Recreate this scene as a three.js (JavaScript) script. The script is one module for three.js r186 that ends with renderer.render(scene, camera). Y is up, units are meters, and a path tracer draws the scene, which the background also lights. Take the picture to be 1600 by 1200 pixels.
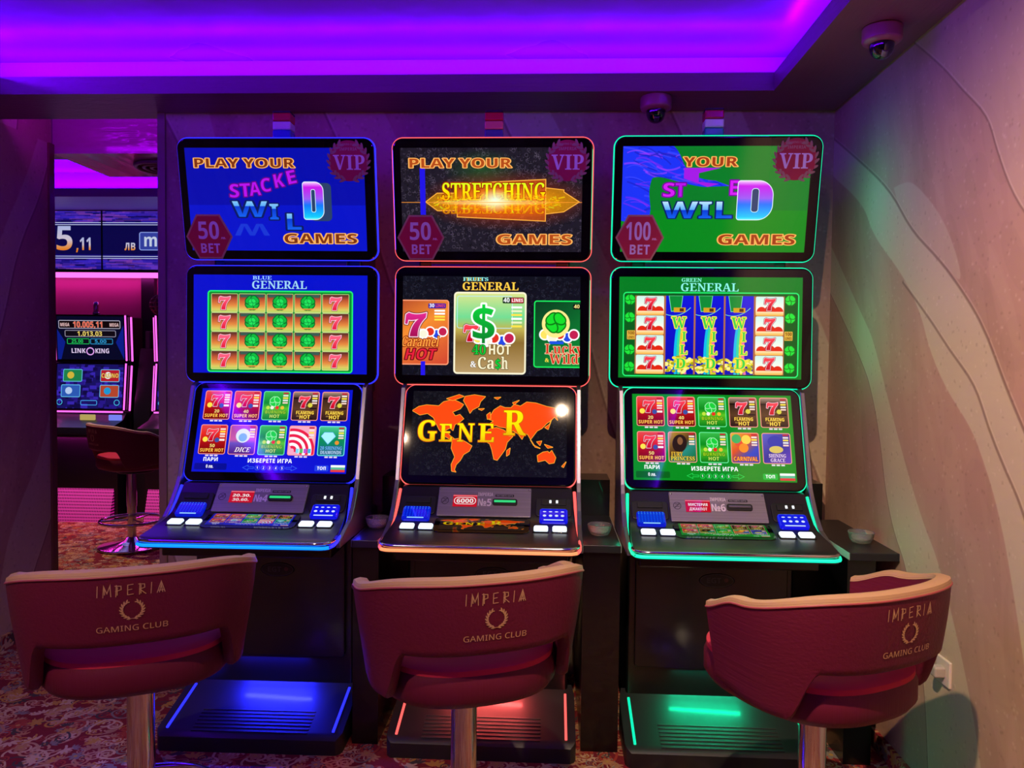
import * as THREE from 'three';
import { RoundedBoxGeometry } from 'three/addons/geometries/RoundedBoxGeometry.js';
import { mergeGeometries, mergeVertices, toCreasedNormals } from 'three/addons/utils/BufferGeometryUtils.js';
import { RectAreaLightUniformsLib } from 'three/addons/lights/RectAreaLightUniformsLib.js';

// ---------------------------------------------------------------- camera, lights, exposure
const scene = new THREE.Scene();
scene.background = new THREE.Color(0x000000);
const camera = new THREE.PerspectiveCamera(52.72, 4 / 3, 0.05, 60);
camera.position.set(0, 1.41, 0);
camera.rotation.order = 'YXZ';
camera.rotation.set(-0.0349, 0.046, 0.010546);
const renderer = new THREE.WebGLRenderer({ antialias: true });
renderer.toneMapping = THREE.LinearToneMapping;
renderer.toneMappingExposure = 1.0;
renderer.shadowMap.enabled = true;
RectAreaLightUniformsLib.init();

function rectLight(parent, color, intensity, w, h, pos, dir) {
  const l = new THREE.RectAreaLight(color, intensity, w, h);
  l.position.set(...pos);
  const up = Math.abs(dir[1]) > 0.9 ? new THREE.Vector3(0, 0, 1) : new THREE.Vector3(0, 1, 0);
  const m = new THREE.Matrix4().lookAt(new THREE.Vector3(...dir), new THREE.Vector3(0, 0, 0), up);
  // a RectAreaLight shines along its local -Z
  l.quaternion.setFromRotationMatrix(m.multiply(new THREE.Matrix4().makeRotationY(Math.PI)));
  parent.add(l);
  return l;
}
const VIOLET = new THREE.Color().setRGB(0.13, 0.0, 1.0), PINK = new THREE.Color().setRGB(1.0, 0.03, 0.62);
const COVE = 300, DOWN = 8, WARM = new THREE.Color().setRGB(1.0, 0.7, 0.46);
// cove strips of the tray ceiling (the glowing strips themselves are built with the ceiling)
rectLight(scene, VIOLET, COVE * 0.26, 3.7, 0.03, [-0.9, 2.566, -3.22], [0, 1, 0.1]);
rectLight(scene, VIOLET, COVE * 0.3, 4.6, 0.03, [0.94, 2.566, -0.87], [-0.1, 1, 0]).rotateZ(Math.PI / 2);
rectLight(scene, VIOLET, COVE, 3.2, 0.03, [-0.75, 2.566, 1.48], [0, 1, -0.7]);
rectLight(scene, VIOLET, COVE, 4.4, 0.03, [-2.36, 2.566, -0.87], [0.7, 1, 0]).rotateZ(Math.PI / 2);
const HEADER_LED = new THREE.Color().setRGB(0.42, 0.0, 1.0);
rectLight(scene, HEADER_LED, 24, 0.8, 0.03, [-2.15, 2.58, -3.47], [0, 0.25, -1]);   // behind the beam, towards the passage
// the recessed ceiling lamps over the gaming floor, out of frame overhead
// [x, y, z, strength, aim x, aim y, aim z, half angle, softness]; the first is turned towards the plaster wall
const LAMPS = [[0.08, 2.665, -0.72, 2.9, 1.25, 0.7, -1.95, 0.8, 1.0], [-1.15, 2.665, -0.3, 1.5, -1.2, 0.0, -1.2, 0.95, 0.9], [-3.5, 2.93, -5.2, 1.5, -3.4, 0, -5.2, 0.75, 0.6]];
for (const [x, y, z, k, tx, ty, tz, an, pe] of LAMPS) {
  const s = new THREE.SpotLight(WARM, DOWN * k, 0, an, pe, 2);
  s.position.set(x, y - 0.03, z);
  s.target.position.set(tx, ty, tz);
  s.castShadow = true; s.shadow.radius = 0.9; s.shadow.mapSize.set(1024, 1024);
  scene.add(s, s.target);
}

// ---------------------------------------------------------------- helpers
function rng(seed) { return () => { seed = (seed + 0x6d2b79f5) | 0; let t = Math.imul(seed ^ (seed >>> 15), 1 | seed); t = (t + Math.imul(t ^ (t >>> 7), 61 | t)) ^ t; return ((t ^ (t >>> 14)) >>> 0) / 4294967296; }; }
const taken = new Map();
function numbered(n) { const k = taken.get(n) ?? 0; taken.set(n, k + 1); return k ? `${n}_${String(k).padStart(3, '0')}` : n; }
function thing(name, label, category, pos = [0, 0, 0], turn = 0, group) {
  const o = new THREE.Group(); o.name = numbered(name); scene.add(o);
  o.position.set(...pos); o.rotation.y = turn; o.userData = { label, category };
  if (group) o.userData.group = group;
  return o;
}
function part(name, geo, mat, parent, label) {
  const m = new THREE.Mesh(geo, mat); m.name = name; m.castShadow = m.receiveShadow = true;
  if (label) m.userData.label = label;
  parent.add(m); return m;
}
function struct(name, geo, mat, label) {
  const m = part(name, geo, mat, scene); m.userData = { kind: 'structure', label, category: 'structure' }; return m;
}
const at = (g, x = 0, y = 0, z = 0) => g.translate(x, y, z);
function box(x0, x1, y0, y1, z0, z1) { return new THREE.BoxGeometry(x1 - x0, y1 - y0, z1 - z0).translate((x0 + x1) / 2, (y0 + y1) / 2, (z0 + z1) / 2); }
function rbox(w, h, d, r = 0.004, s = 2) { return new RoundedBoxGeometry(w, h, d, s, Math.min(r, w / 2.01, h / 2.01, d / 2.01)); }
function tube(pts, r, seg = 40, rad = 8, closed = false) { return new THREE.TubeGeometry(new THREE.CatmullRomCurve3(pts.map((p) => new THREE.Vector3(...p)), closed, 'catmullrom', 0.1), seg, r, rad, closed); }
function merge(gs) { return mergeGeometries(gs.map((g) => { const n = g.index ? g.toNonIndexed() : g; for (const k of Object.keys(n.attributes)) if (!['position', 'normal', 'uv'].includes(k)) n.deleteAttribute(k); return n; })); }
// uv in metres from two axes of the position
function planarUV(g, a, b, su = 1, sv = 1, ou = 0, ov = 0) {
  const p = g.attributes.position, uv = new Float32Array(p.count * 2);
  for (let i = 0; i < p.count; i++) { const v = { x: p.getX(i), y: p.getY(i), z: p.getZ(i) }; uv[2 * i] = (v[a] - ou) * su; uv[2 * i + 1] = (v[b] - ov) * sv; }
  g.setAttribute('uv', new THREE.BufferAttribute(uv, 2)); return g;
}
function roundRect(w, h, r) {
  const s = new THREE.Shape(), x = w / 2, y = h / 2;
  s.moveTo(-x + r, -y); s.lineTo(x - r, -y); s.absarc(x - r, -y + r, r, -Math.PI / 2, 0); s.lineTo(x, y - r); s.absarc(x - r, y - r, r, 0, Math.PI / 2);
  s.lineTo(-x + r, y); s.absarc(-x + r, y - r, r, Math.PI / 2, Math.PI); s.lineTo(-x, -y + r); s.absarc(-x + r, -y + r, r, Math.PI, Math.PI * 1.5);
  return s;
}
function slab(w, h, r, d, bevel = 0.004) {       // rounded panel, front face at z = 0
  const g = new THREE.ExtrudeGeometry(roundRect(w - 2 * bevel, h - 2 * bevel, Math.max(r - bevel, 0.001)), { depth: d - 2 * bevel, bevelEnabled: true, bevelSize: bevel, bevelThickness: bevel, bevelSegments: 3, curveSegments: 10 });
  return g.translate(0, 0, -d + bevel);
}
function ring(w, h, r, t, d) {                   // rounded frame of thickness t
  const s = roundRect(w, h, r), hole = roundRect(w - 2 * t, h - 2 * t, Math.max(r - t, 0.001));
  s.holes.push(hole); return new THREE.ExtrudeGeometry(s, { depth: d, bevelEnabled: false, curveSegments: 12 });
}
function outward(g) {   // flip a closed mesh whose faces point inwards
  const p = g.attributes.position, ix = g.index.array; let v = 0; const a = new THREE.Vector3(), b = new THREE.Vector3(), c = new THREE.Vector3();
  for (let i = 0; i < ix.length; i += 3) { a.fromBufferAttribute(p, ix[i]); b.fromBufferAttribute(p, ix[i + 1]); c.fromBufferAttribute(p, ix[i + 2]); v += a.dot(b.cross(c)); }
  if (v < 0) { for (let i = 0; i < ix.length; i += 3) { const t = ix[i + 1]; ix[i + 1] = ix[i + 2]; ix[i + 2] = t; } g.computeVertexNormals(); console.log('flipped'); }
  return g;
}
function lathe(pts, seg = 40) { return new THREE.LatheGeometry(pts.map((p) => new THREE.Vector2(...p)), seg); }
function canvas(w, h, draw) { const c = document.createElement('canvas'); c.width = w; c.height = h; draw(c.getContext('2d'), w, h); return c; }
function tex(c, rep) { const t = new THREE.CanvasTexture(c); t.colorSpace = THREE.SRGBColorSpace; t.anisotropy = 4; if (rep) { t.wrapS = t.wrapT = THREE.RepeatWrapping; t.repeat.set(...rep); } return t; }
const std = (o) => new THREE.MeshStandardMaterial(o), phys = (o) => new THREE.MeshPhysicalMaterial(o);
function glow(color, k) { return std({ color: 0x0a0a0a, roughness: 0.5, emissive: color, emissiveIntensity: k }); }
function noiseTex(n, cells, seed, rep, lo = 0, hi = 255) {   // tiling value noise, several octaves
  const R = rng(seed), d = new Uint8Array(n * n * 4), acc = new Float32Array(n * n);
  let amp = 1, tot = 0;
  for (const c of cells) {
    const grid = Float32Array.from({ length: c * c }, R);
    for (let y = 0; y < n; y++) for (let x = 0; x < n; x++) {
      const fx = x / n * c, fy = y / n * c, ix = fx | 0, iy = fy | 0; let tx = fx - ix, ty = fy - iy; tx = tx * tx * (3 - 2 * tx); ty = ty * ty * (3 - 2 * ty);
      const a = grid[iy * c + ix], b = grid[iy * c + (ix + 1) % c], e = grid[((iy + 1) % c) * c + ix], f = grid[((iy + 1) % c) * c + (ix + 1) % c];
      acc[y * n + x] += amp * ((a * (1 - tx) + b * tx) * (1 - ty) + (e * (1 - tx) + f * tx) * ty);
    }
    tot += amp; amp *= 0.6;
  }
  for (let i = 0; i < n * n; i++) { const v = lo + (hi - lo) * acc[i] / tot; d[4 * i] = d[4 * i + 1] = d[4 * i + 2] = v; d[4 * i + 3] = 255; }
  const t = new THREE.DataTexture(d, n, n); t.magFilter = THREE.LinearFilter; t.minFilter = THREE.LinearMipmapLinearFilter; t.generateMipmaps = true; t.wrapS = t.wrapT = THREE.RepeatWrapping; t.repeat.set(...rep); t.needsUpdate = true;
  return t;
}

// ---------------------------------------------------------------- the room
const RX = 1.215, LX = -2.57, BZ = -3.42, FZ = 2.6, SOF = 2.48, LIP = 2.552, TRAY = 2.665;
// decorative plaster: taupe ground with paler trowelled bands and fine ridges
const smooth = (g, pts, close) => { g.moveTo(...pts[0]); for (let i = 1; i < pts.length - 1; i++) g.quadraticCurveTo(...pts[i], (pts[i][0] + pts[i + 1][0]) / 2, (pts[i][1] + pts[i + 1][1]) / 2); g.lineTo(...pts[pts.length - 1]); if (close) g.closePath(); };
function plaster(seed, ground, pale, shapes, ridges, W, H, px = 300) {
  return canvas(Math.round(W * px), Math.round(H * px), (g, w, h) => {
    const R = rng(seed); g.fillStyle = ground; g.fillRect(0, 0, w, h);
    for (let i = 0; i < 900; i++) { g.fillStyle = R() < 0.5 ? 'rgba(255,225,200,0.035)' : 'rgba(70,35,35,0.035)'; g.beginPath(); g.ellipse(R() * w, R() * h, 10 + R() * 70, 4 + R() * 18, 1.0 + R() * 0.5, 0, 7); g.fill(); }
    for (const [pts, a] of shapes) { g.globalAlpha = a; g.fillStyle = pale; g.beginPath(); smooth(g, pts.map(([u, v]) => [u * px, h - v * px]), true); g.fill(); g.globalAlpha = 1; }
    for (const [pts, lw] of ridges) { g.strokeStyle = 'rgba(96,62,52,0.5)'; g.lineWidth = lw; g.beginPath(); smooth(g, pts.map(([u, v]) => [u * px, h - v * px])); g.stroke(); g.strokeStyle = 'rgba(235,215,190,0.35)'; g.lineWidth = 1.5; g.beginPath(); smooth(g, pts.map(([u, v]) => [u * px + lw, h - v * px])); g.stroke(); }
    for (let i = 0; i < 9000; i++) { g.fillStyle = R() < 0.5 ? 'rgba(255,235,210,0.16)' : 'rgba(60,30,25,0.13)'; g.fillRect(R() * w, R() * h, 1 + R() * 2, 1 + R() * 2); }
  });
}
const wallBump = noiseTex(512, [8, 24, 64, 160], 5, [1.2, 1.2]);
function wallMat(c, W, H) { const t = tex(c, [1, 1]); return std({ map: t, roughness: 0.62, bumpMap: wallBump, bumpScale: 0.004 }); }
const U = (pts) => pts.map(([z, y]) => [z + 3.42, y]);
const rBR = U([[-3.42, 2.36], [-3.092, 2.171], [-2.84, 2.011], [-2.684, 1.85], [-2.478, 1.724], [-2.299, 1.579], [-2.206, 1.479], [-2.129, 1.363], [-2.029, 1.235], [-1.8, 0.95], [-1.55, 0.5], [-1.4, 0]]);
const rBL = U([[-3.42, 2.2], [-3.082, 2.013], [-2.995, 1.884], [-2.721, 1.696], [-2.591, 1.558], [-2.543, 1.46], [-2.428, 1.328], [-2.279, 1.224], [-2.208, 1.135], [-2.14, 1.028], [-2.074, 0.883], [-1.95, 0.5], [-1.85, 0]]);
const rCrease = U([[-2.736, 1.683], [-2.549, 1.556], [-2.41, 1.445], [-2.263, 1.347], [-2.193, 1.231], [-2.107, 1.126], [-2.018, 1.029], [-1.9, 0.8]]);
const rUp = U([[-2.7, 2.48], [-2.514, 2.339], [-2.382, 2.215], [-2.241, 2.097], [-2.194, 1.99], [-2.109, 1.845], [-2.0, 1.74], [-1.7, 1.3], [-1.4, 0.9]]);
const rCR = U([[-3.42, 1.9], [-3.053, 1.567], [-2.97, 1.499], [-2.809, 1.252], [-2.665, 1.045], [-2.537, 0.884], [-2.422, 0.777], [-2.2, 0.4], [-2.1, 0]]);
const rCL = U([[-3.42, 1.7], [-3.043, 1.402], [-2.935, 1.244], [-2.87, 1.093], [-2.825, 0.945], [-2.748, 0.808], [-2.645, 0.716], [-2.5, 0.4], [-2.45, 0]]);
const rBlob = U([[-2.823, 2.022], [-2.741, 2.026], [-2.662, 2.002], [-2.486, 1.87], [-2.377, 1.724], [-2.348, 1.633], [-2.451, 1.708], [-2.59, 1.78], [-2.716, 1.869], [-2.8, 1.98]]);
const GROUND = '#b48a78', PALE = '#c9b79a';
const rightC = plaster(3, GROUND, PALE, [[[...rBR, ...[...rBL].reverse()], 0.85], [[...rCR, ...[...rCL].reverse()], 0.75], [rBlob, 0.5], [[...rUp, [2.9, 0.9], [2.9, 2.48]], 0.3]], [[rBR, 3], [rCrease, 3], [rUp, 2], [rCL, 1.5]], FZ - BZ, SOF, 300);
struct('wall_right', planarUV(box(RX, RX + 0.12, 0, 2.75, BZ - 0.12, FZ), 'z', 'y', 1 / (FZ - BZ), 1 / SOF, BZ, 0), wallMat(rightC), 'trowelled plaster wall beside the green-lit machine');
const sweep = (x0, s, seed) => { const R = rng(seed), o = []; for (let i = 0; i <= 8; i++) o.push([x0 + s * i * 0.14 + (R() - 0.5) * 0.12, 2.6 - i * 0.34]); return o; };
function genericPlaster(seed, W, H) {
  const sh = [], ri = [], R = rng(seed);
  for (let x = -0.8; x < W; x += 0.75) { const a = sweep(x, 1, seed + x * 10), b = sweep(x + 0.12 + R() * 0.2, 1, seed + 7 + x * 10); sh.push([[...a, ...b.reverse()], 0.7]); ri.push([a, 2]); }
  return plaster(seed, GROUND, PALE, sh, ri, W, H, 220);
}
const WLX = -1.745;                              // end of the back wall, where the passage begins
const backMat = wallMat(genericPlaster(11, RX - WLX, SOF), 1, 1);
struct('wall_back', planarUV(box(WLX, RX + 0.12, 0, 2.75, BZ - 0.14, BZ), 'x', 'y', 1 / (RX - WLX), 1 / SOF, WLX, 0), backMat, 'plaster wall behind the three slot machines');
const leftMat = wallMat(genericPlaster(17, 6.5, SOF), 1, 1);
struct('wall_left', planarUV(box(LX - 0.3, LX, 0, 2.75, -3.92, FZ), 'z', 'y', 1 / 6.5, 1 / SOF, -3.92, 0), leftMat, 'dim plaster wall beside the passage');
struct('wall_front', planarUV(box(LX - 0.3, RX + 0.12, 0, 2.75, FZ, FZ + 0.12), 'x', 'y', 1 / 4, 1 / SOF, LX, 0), leftMat, 'plaster wall behind the viewer');
// corner beads at the passage
const woodTrim = std({ color: 0x6e3f35, roughness: 0.45 });
struct('trim_1', box(WLX - 0.004, WLX + 0.03, 0, SOF, BZ - 0.01, BZ + 0.012), std({ color: 0x9a7565, roughness: 0.5 }), 'narrow corner bead at the end of the back wall');
struct('trim_2', box(LX - 0.01, LX + 0.012, 0, SOF, -3.925, -3.885), woodTrim, 'narrow dark corner bead on the passage wall');
// carpet: burgundy ground with cream, grey and gold scrolls
function carpetCanvas(n, count, seed) {
  return canvas(n, n, (g) => {
    const R = rng(seed); g.fillStyle = '#84101e'; g.fillRect(0, 0, n, n);
    for (let i = 0; i < 2600; i++) { g.fillStyle = R() < 0.5 ? 'rgba(150,20,35,0.25)' : 'rgba(40,4,10,0.25)'; g.fillRect(R() * n, R() * n, 2 + R() * 5, 2 + R() * 5); }
    const cols = ['#c89a70', '#b4835c', '#8d8276', '#4a3f3c', '#c8963c', '#b0402c', '#d4b48c', '#c08a5a'];
    for (let i = 0; i < count; i++) {
      const x = R() * n, y = R() * n, a = R() * 7, s = (0.5 + R() * 0.7) * n / 17, kind = R(), c = cols[(R() * cols.length) | 0];
      for (const dx of [-n, 0, n]) for (const dy of [-n, 0, n]) {
        if (x + dx < -90 || x + dx > n + 90 || y + dy < -90 || y + dy > n + 90) continue;
        g.save(); g.translate(x + dx, y + dy); g.rotate(a); g.strokeStyle = g.fillStyle = c; g.lineCap = 'round';
        if (kind < 0.5) { g.lineWidth = s * 0.17; g.beginPath(); g.arc(0, 0, s * 0.5, 0, 4.2); g.quadraticCurveTo(s * 0.9, -s * 0.9, s * 1.3, -s * 0.2); g.stroke(); g.lineWidth = s * 0.1; g.beginPath(); g.arc(0, 0, s * 0.2, 1, 5.5); g.stroke(); }
        else if (kind < 0.8) { for (let k = 0; k < 5; k++) { g.rotate(0.5); g.beginPath(); g.ellipse(s * 0.5, 0, s * 0.36, s * 0.12, 0, 0, 7); g.fill(); } }
        else { for (let k = 0; k < 6; k++) { g.rotate(Math.PI / 3); g.beginPath(); g.ellipse(s * 0.3, 0, s * 0.26, s * 0.15, 0, 0, 7); g.fill(); } g.fillStyle = '#c49a4a'; g.beginPath(); g.arc(0, 0, s * 0.14, 0, 7); g.fill(); }
        g.restore();
      }
    }
  });
}
const carpetC = carpetCanvas(1024, 520, 21);
const carpetMat = std({ map: tex(carpetC, [1 / 0.85, 1 / 0.85]), roughness: 0.95, bumpMap: noiseTex(256, [64, 128], 9, [9, 9]), bumpScale: 0.004 });
struct('floor', planarUV(box(-6.2, RX + 0.12, -0.1, 0, -7.2, FZ + 0.12), 'x', 'z'), carpetMat, 'burgundy carpet with cream and grey floral scrolls');
const skirtMat = std({ map: tex(carpetC, [1 / 1.15, 1 / 1.15]), roughness: 0.9 });
struct('baseboard_right', planarUV(box(RX - 0.014, RX, 0, 0.065, BZ, FZ), 'z', 'y'), skirtMat, 'carpeted skirting along the plaster wall');
struct('baseboard_left', planarUV(box(LX, LX + 0.014, 0, 0.065, -3.9, FZ), 'z', 'y'), skirtMat, 'carpeted skirting along the passage wall');
// ceiling: burgundy lacquer tray with a lip that hides the light strips
const ceilNoise = noiseTex(512, [3, 7, 15, 31], 31, [0.7, 0.7], 70, 190);
const lacquer = phys({ color: new THREE.Color().setRGB(0.19, 0.06, 0.25), roughness: 0.6, roughnessMap: ceilNoise, bumpMap: ceilNoise, bumpScale: 0.012, clearcoat: 0.25, clearcoatRoughness: 0.2 });
const soffitMat = std({ color: new THREE.Color().setRGB(0.22, 0.06, 0.17), roughness: 0.45, bumpMap: wallBump, bumpScale: 0.002 });
struct('ceiling', planarUV(box(LX - 0.3, RX + 0.12, TRAY, TRAY + 0.1, -3.94, FZ + 0.12), 'x', 'z'), lacquer, 'glossy burgundy tray ceiling');
struct('soffit_back', merge([box(-1.66, RX, SOF, LIP, BZ, -3.165), box(LX, -1.66, SOF, LIP, -3.5, -3.165)]), soffitMat, 'dropped burgundy soffit above the back wall');
struct('soffit_left', box(LX, -2.3, SOF, LIP, -3.165, 1.42), soffitMat, 'dropped burgundy soffit along the passage wall');
struct('soffit_right', box(0.885, RX, SOF, LIP, -3.165, FZ), soffitMat, 'dropped burgundy soffit along the plaster wall');
struct('soffit_front', box(LX, 0.885, SOF, LIP, 1.42, FZ), soffitMat, 'dropped burgundy soffit behind the viewer');
struct('cove_riser', merge([box(LX, 1.06, LIP, TRAY, -3.38, -3.31), box(1.06, RX, LIP, TRAY, BZ, FZ), box(LX, 1.06, LIP, TRAY, 1.6, FZ)]), std({ color: new THREE.Color().setRGB(0.45, 0.3, 0.4), roughness: 0.6 }), 'upright face at the back of the ceiling cove');
const coveMat = glow(VIOLET, 4);
function lightStrip(geo, label) { const m = part(numbered('light_strip'), geo, coveMat, scene); m.userData = { label, category: 'light strip', group: 'violet light strips in the ceiling cove' }; }
lightStrip(box(-2.55, 0.93, LIP, LIP + 0.008, -3.232, -3.208), 'violet light strip lying in the cove above the back wall');
lightStrip(box(0.928, 0.952, LIP, LIP + 0.008, -3.17, 1.43), 'violet light strip lying in the cove along the plaster wall');
lightStrip(box(-2.5, 0.85, LIP, LIP + 0.008, 1.468, 1.492), 'violet light strip lying in the cove opposite the machines');
lightStrip(box(-2.372, -2.348, LIP, LIP + 0.008, -3.1, 1.4), 'violet light strip lying in the cove along the passage wall');
{ const m = part(numbered('light_strip'), box(-2.55, -1.75, LIP, LIP + 0.012, -3.46, -3.435), glow(HEADER_LED, 3), scene); m.userData = { label: 'magenta light strip behind the beam at the passage', category: 'light strip' }; }
// recessed ceiling lamps
for (const [x, y, z] of LAMPS) {
  const o = thing('ceiling_lamp', x < -1 && z > -3 ? 'round recessed ceiling lamp near the passage wall' : z < -3 ? 'round recessed ceiling lamp in the room beyond the passage' : 'round recessed ceiling lamp over the middle of the floor', 'lamp', [x, y, z], 0, 'recessed ceiling lamps');
  part('trim_ring', lathe([[0.045, -0.001], [0.075, -0.001], [0.075, -0.012], [0.045, -0.02], [0.045, -0.001]]), std({ color: 0x999999, metalness: 0.9, roughness: 0.3 }), o);
  part('reflector', lathe([[0.019, -0.004], [0.046, -0.014]], 32), std({ color: 0x8a8078, metalness: 0.8, roughness: 0.35, side: THREE.DoubleSide }), o);
  part('lens', new THREE.CylinderGeometry(0.02, 0.02, 0.005, 32).translate(0, -0.0045, 0), glow(WARM, 24), o);
}
// header of the passage: glossy trowelled lacquer
struct('passage_header', planarUV(box(LX, -1.0, 2.435, 2.75, -4.45, -3.93), 'x', 'y', 1.5, 1.5), phys({ color: new THREE.Color().setRGB(0.4, 0.14, 0.3), roughness: 0.28, roughnessMap: ceilNoise, bumpMap: noiseTex(256, [2, 5, 12, 40], 41, [0.35, 1.6]), bumpScale: 0.02, clearcoat: 0.6, clearcoatRoughness: 0.1 }), 'glossy lacquered header over the passage');

// ---------------------------------------------------------------- prints and screens
function fitText(g, s, x0, x1, y1, h, font, fill, stroke, lw, skew = 0) {   // text stretched into a box, baseline at y1
  g.save(); g.font = font.replace('#', '100'); const m = g.measureText(s), w = m.width; g.translate(x0, y1); g.transform((x1 - x0) / w, 0, skew, h / 73, 0, 0);
  g.lineJoin = 'round'; if (stroke) { g.strokeStyle = stroke; g.lineWidth = lw; g.strokeText(s, 0, 0); } g.fillStyle = fill; g.fillText(s, 0, 0); g.restore();
}
const SB = 'bold #px sans-serif', SE = 'bold #px serif';
function lin(g, x0, y0, x1, y1, stops) { const l = g.createLinearGradient(x0, y0, x1, y1); stops.forEach(([p, c]) => l.addColorStop(p, c)); return l; }
function rr(g, x, y, w, h, r) { g.beginPath(); g.roundRect(x, y, w, h, r); }
function clover(g, x, y, s, c1 = '#12b52a', c2 = '#056b18') {
  for (let k = 0; k < 4; k++) { g.save(); g.translate(x, y); g.rotate(k * Math.PI / 2 + 0.78); g.fillStyle = c1; g.strokeStyle = c2; g.lineWidth = s * 0.07; g.beginPath(); g.moveTo(0, 0); g.bezierCurveTo(s * 0.1, -s * 0.5, s * 0.55, -s * 0.4, s * 0.5, 0); g.bezierCurveTo(s * 0.55, s * 0.4, s * 0.1, s * 0.5, 0, 0); g.fill(); g.stroke(); g.restore(); }
}
function seven(g, x, y, s, c1 = '#ff4a58', c2 = '#c0001c', edge = '#ffd5e0') {
  g.save(); g.translate(x, y); g.scale(s, s); g.beginPath(); g.moveTo(-0.42, -0.42); g.lineTo(-0.3, -0.5); g.quadraticCurveTo(0, -0.36, 0.45, -0.5); g.lineTo(0.42, -0.3); g.quadraticCurveTo(0.05, 0.05, 0.08, 0.5); g.lineTo(-0.26, 0.5); g.quadraticCurveTo(-0.2, 0, 0.12, -0.24); g.quadraticCurveTo(-0.15, -0.16, -0.32, -0.2); g.lineTo(-0.36, -0.02); g.lineTo(-0.46, -0.04); g.closePath();
  g.lineWidth = 0.13; g.lineJoin = 'round'; g.strokeStyle = '#3a0008'; g.stroke(); g.lineWidth = 0.08; g.strokeStyle = edge; g.stroke(); g.fillStyle = lin(g, 0, -0.5, 0, 0.5, [[0, c1], [1, c2]]); g.fill(); g.restore();
}
function gravel(g, w, h, seed, base = '#16161c', top = '#3d3d48') { const R = rng(seed); g.fillStyle = base; g.fillRect(0, 0, w, h); for (let i = 0; i < 2400; i++) { const s = 3 + R() * 7; g.strokeStyle = R() < 0.55 ? top : '#050507'; g.globalAlpha = 0.75; g.lineWidth = 1.8; g.beginPath(); g.arc(R() * w, R() * h, s, R() * 6, R() * 6 + 2); g.stroke(); } g.globalAlpha = 1; }
const BROWN = '#7a3214', CREAM = '#ffb45a';
function playYour(g, w, h, words = ['PLAY', 'YOUR'], fill = BROWN) {
  if (words[0]) fitText(g, words[0], w * 0.04, w * 0.3, h * 0.187, h * 0.088, SB, fill, CREAM, 13);
  fitText(g, words[1], w * 0.325, w * 0.612, h * 0.187, h * 0.088, SB, fill, CREAM, 13);
  fitText(g, 'GAMES', w * 0.525, w * 0.95, h * 0.925, h * 0.095, SB, fill, CREAM, 13);
}
const chrome2 = (g, y0, y1) => lin(g, 0, y0, 0, y1, [[0, '#bfe4ff'], [0.5, '#58a8f0'], [0.52, '#0a3ad0'], [1, '#1460e8']]);
const dGrad = (g, y0, y1) => lin(g, 0, y0, 0, y1, [[0, '#f2d8ff'], [0.14, '#c81ce8'], [0.45, '#9a5af0'], [0.62, '#1277ff'], [0.93, '#14c8f4'], [1, '#7affff']]);
function letterAt(g, s, x, y, w, h, rot, fill, stroke, font = SB) { g.save(); g.translate(x, y); g.rotate(rot); fitText(g, s, 0, w, 0, h, font, fill, stroke, 12); g.restore(); }
function bigD(g, x, y, w, h, fill) { rr(g, x, y, w, h, [h * 0.07, w * 0.42, w * 0.42, h * 0.07]); g.fillStyle = fill; g.fill(); g.strokeStyle = '#e6f4ff'; g.lineWidth = 4; g.stroke(); rr(g, x + w * 0.4, y + h * 0.2, w * 0.2, h * 0.6, w * 0.08); g.fillStyle = '#27406a'; g.fill(); g.strokeStyle = '#dff'; g.lineWidth = 3; g.stroke(); }
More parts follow.
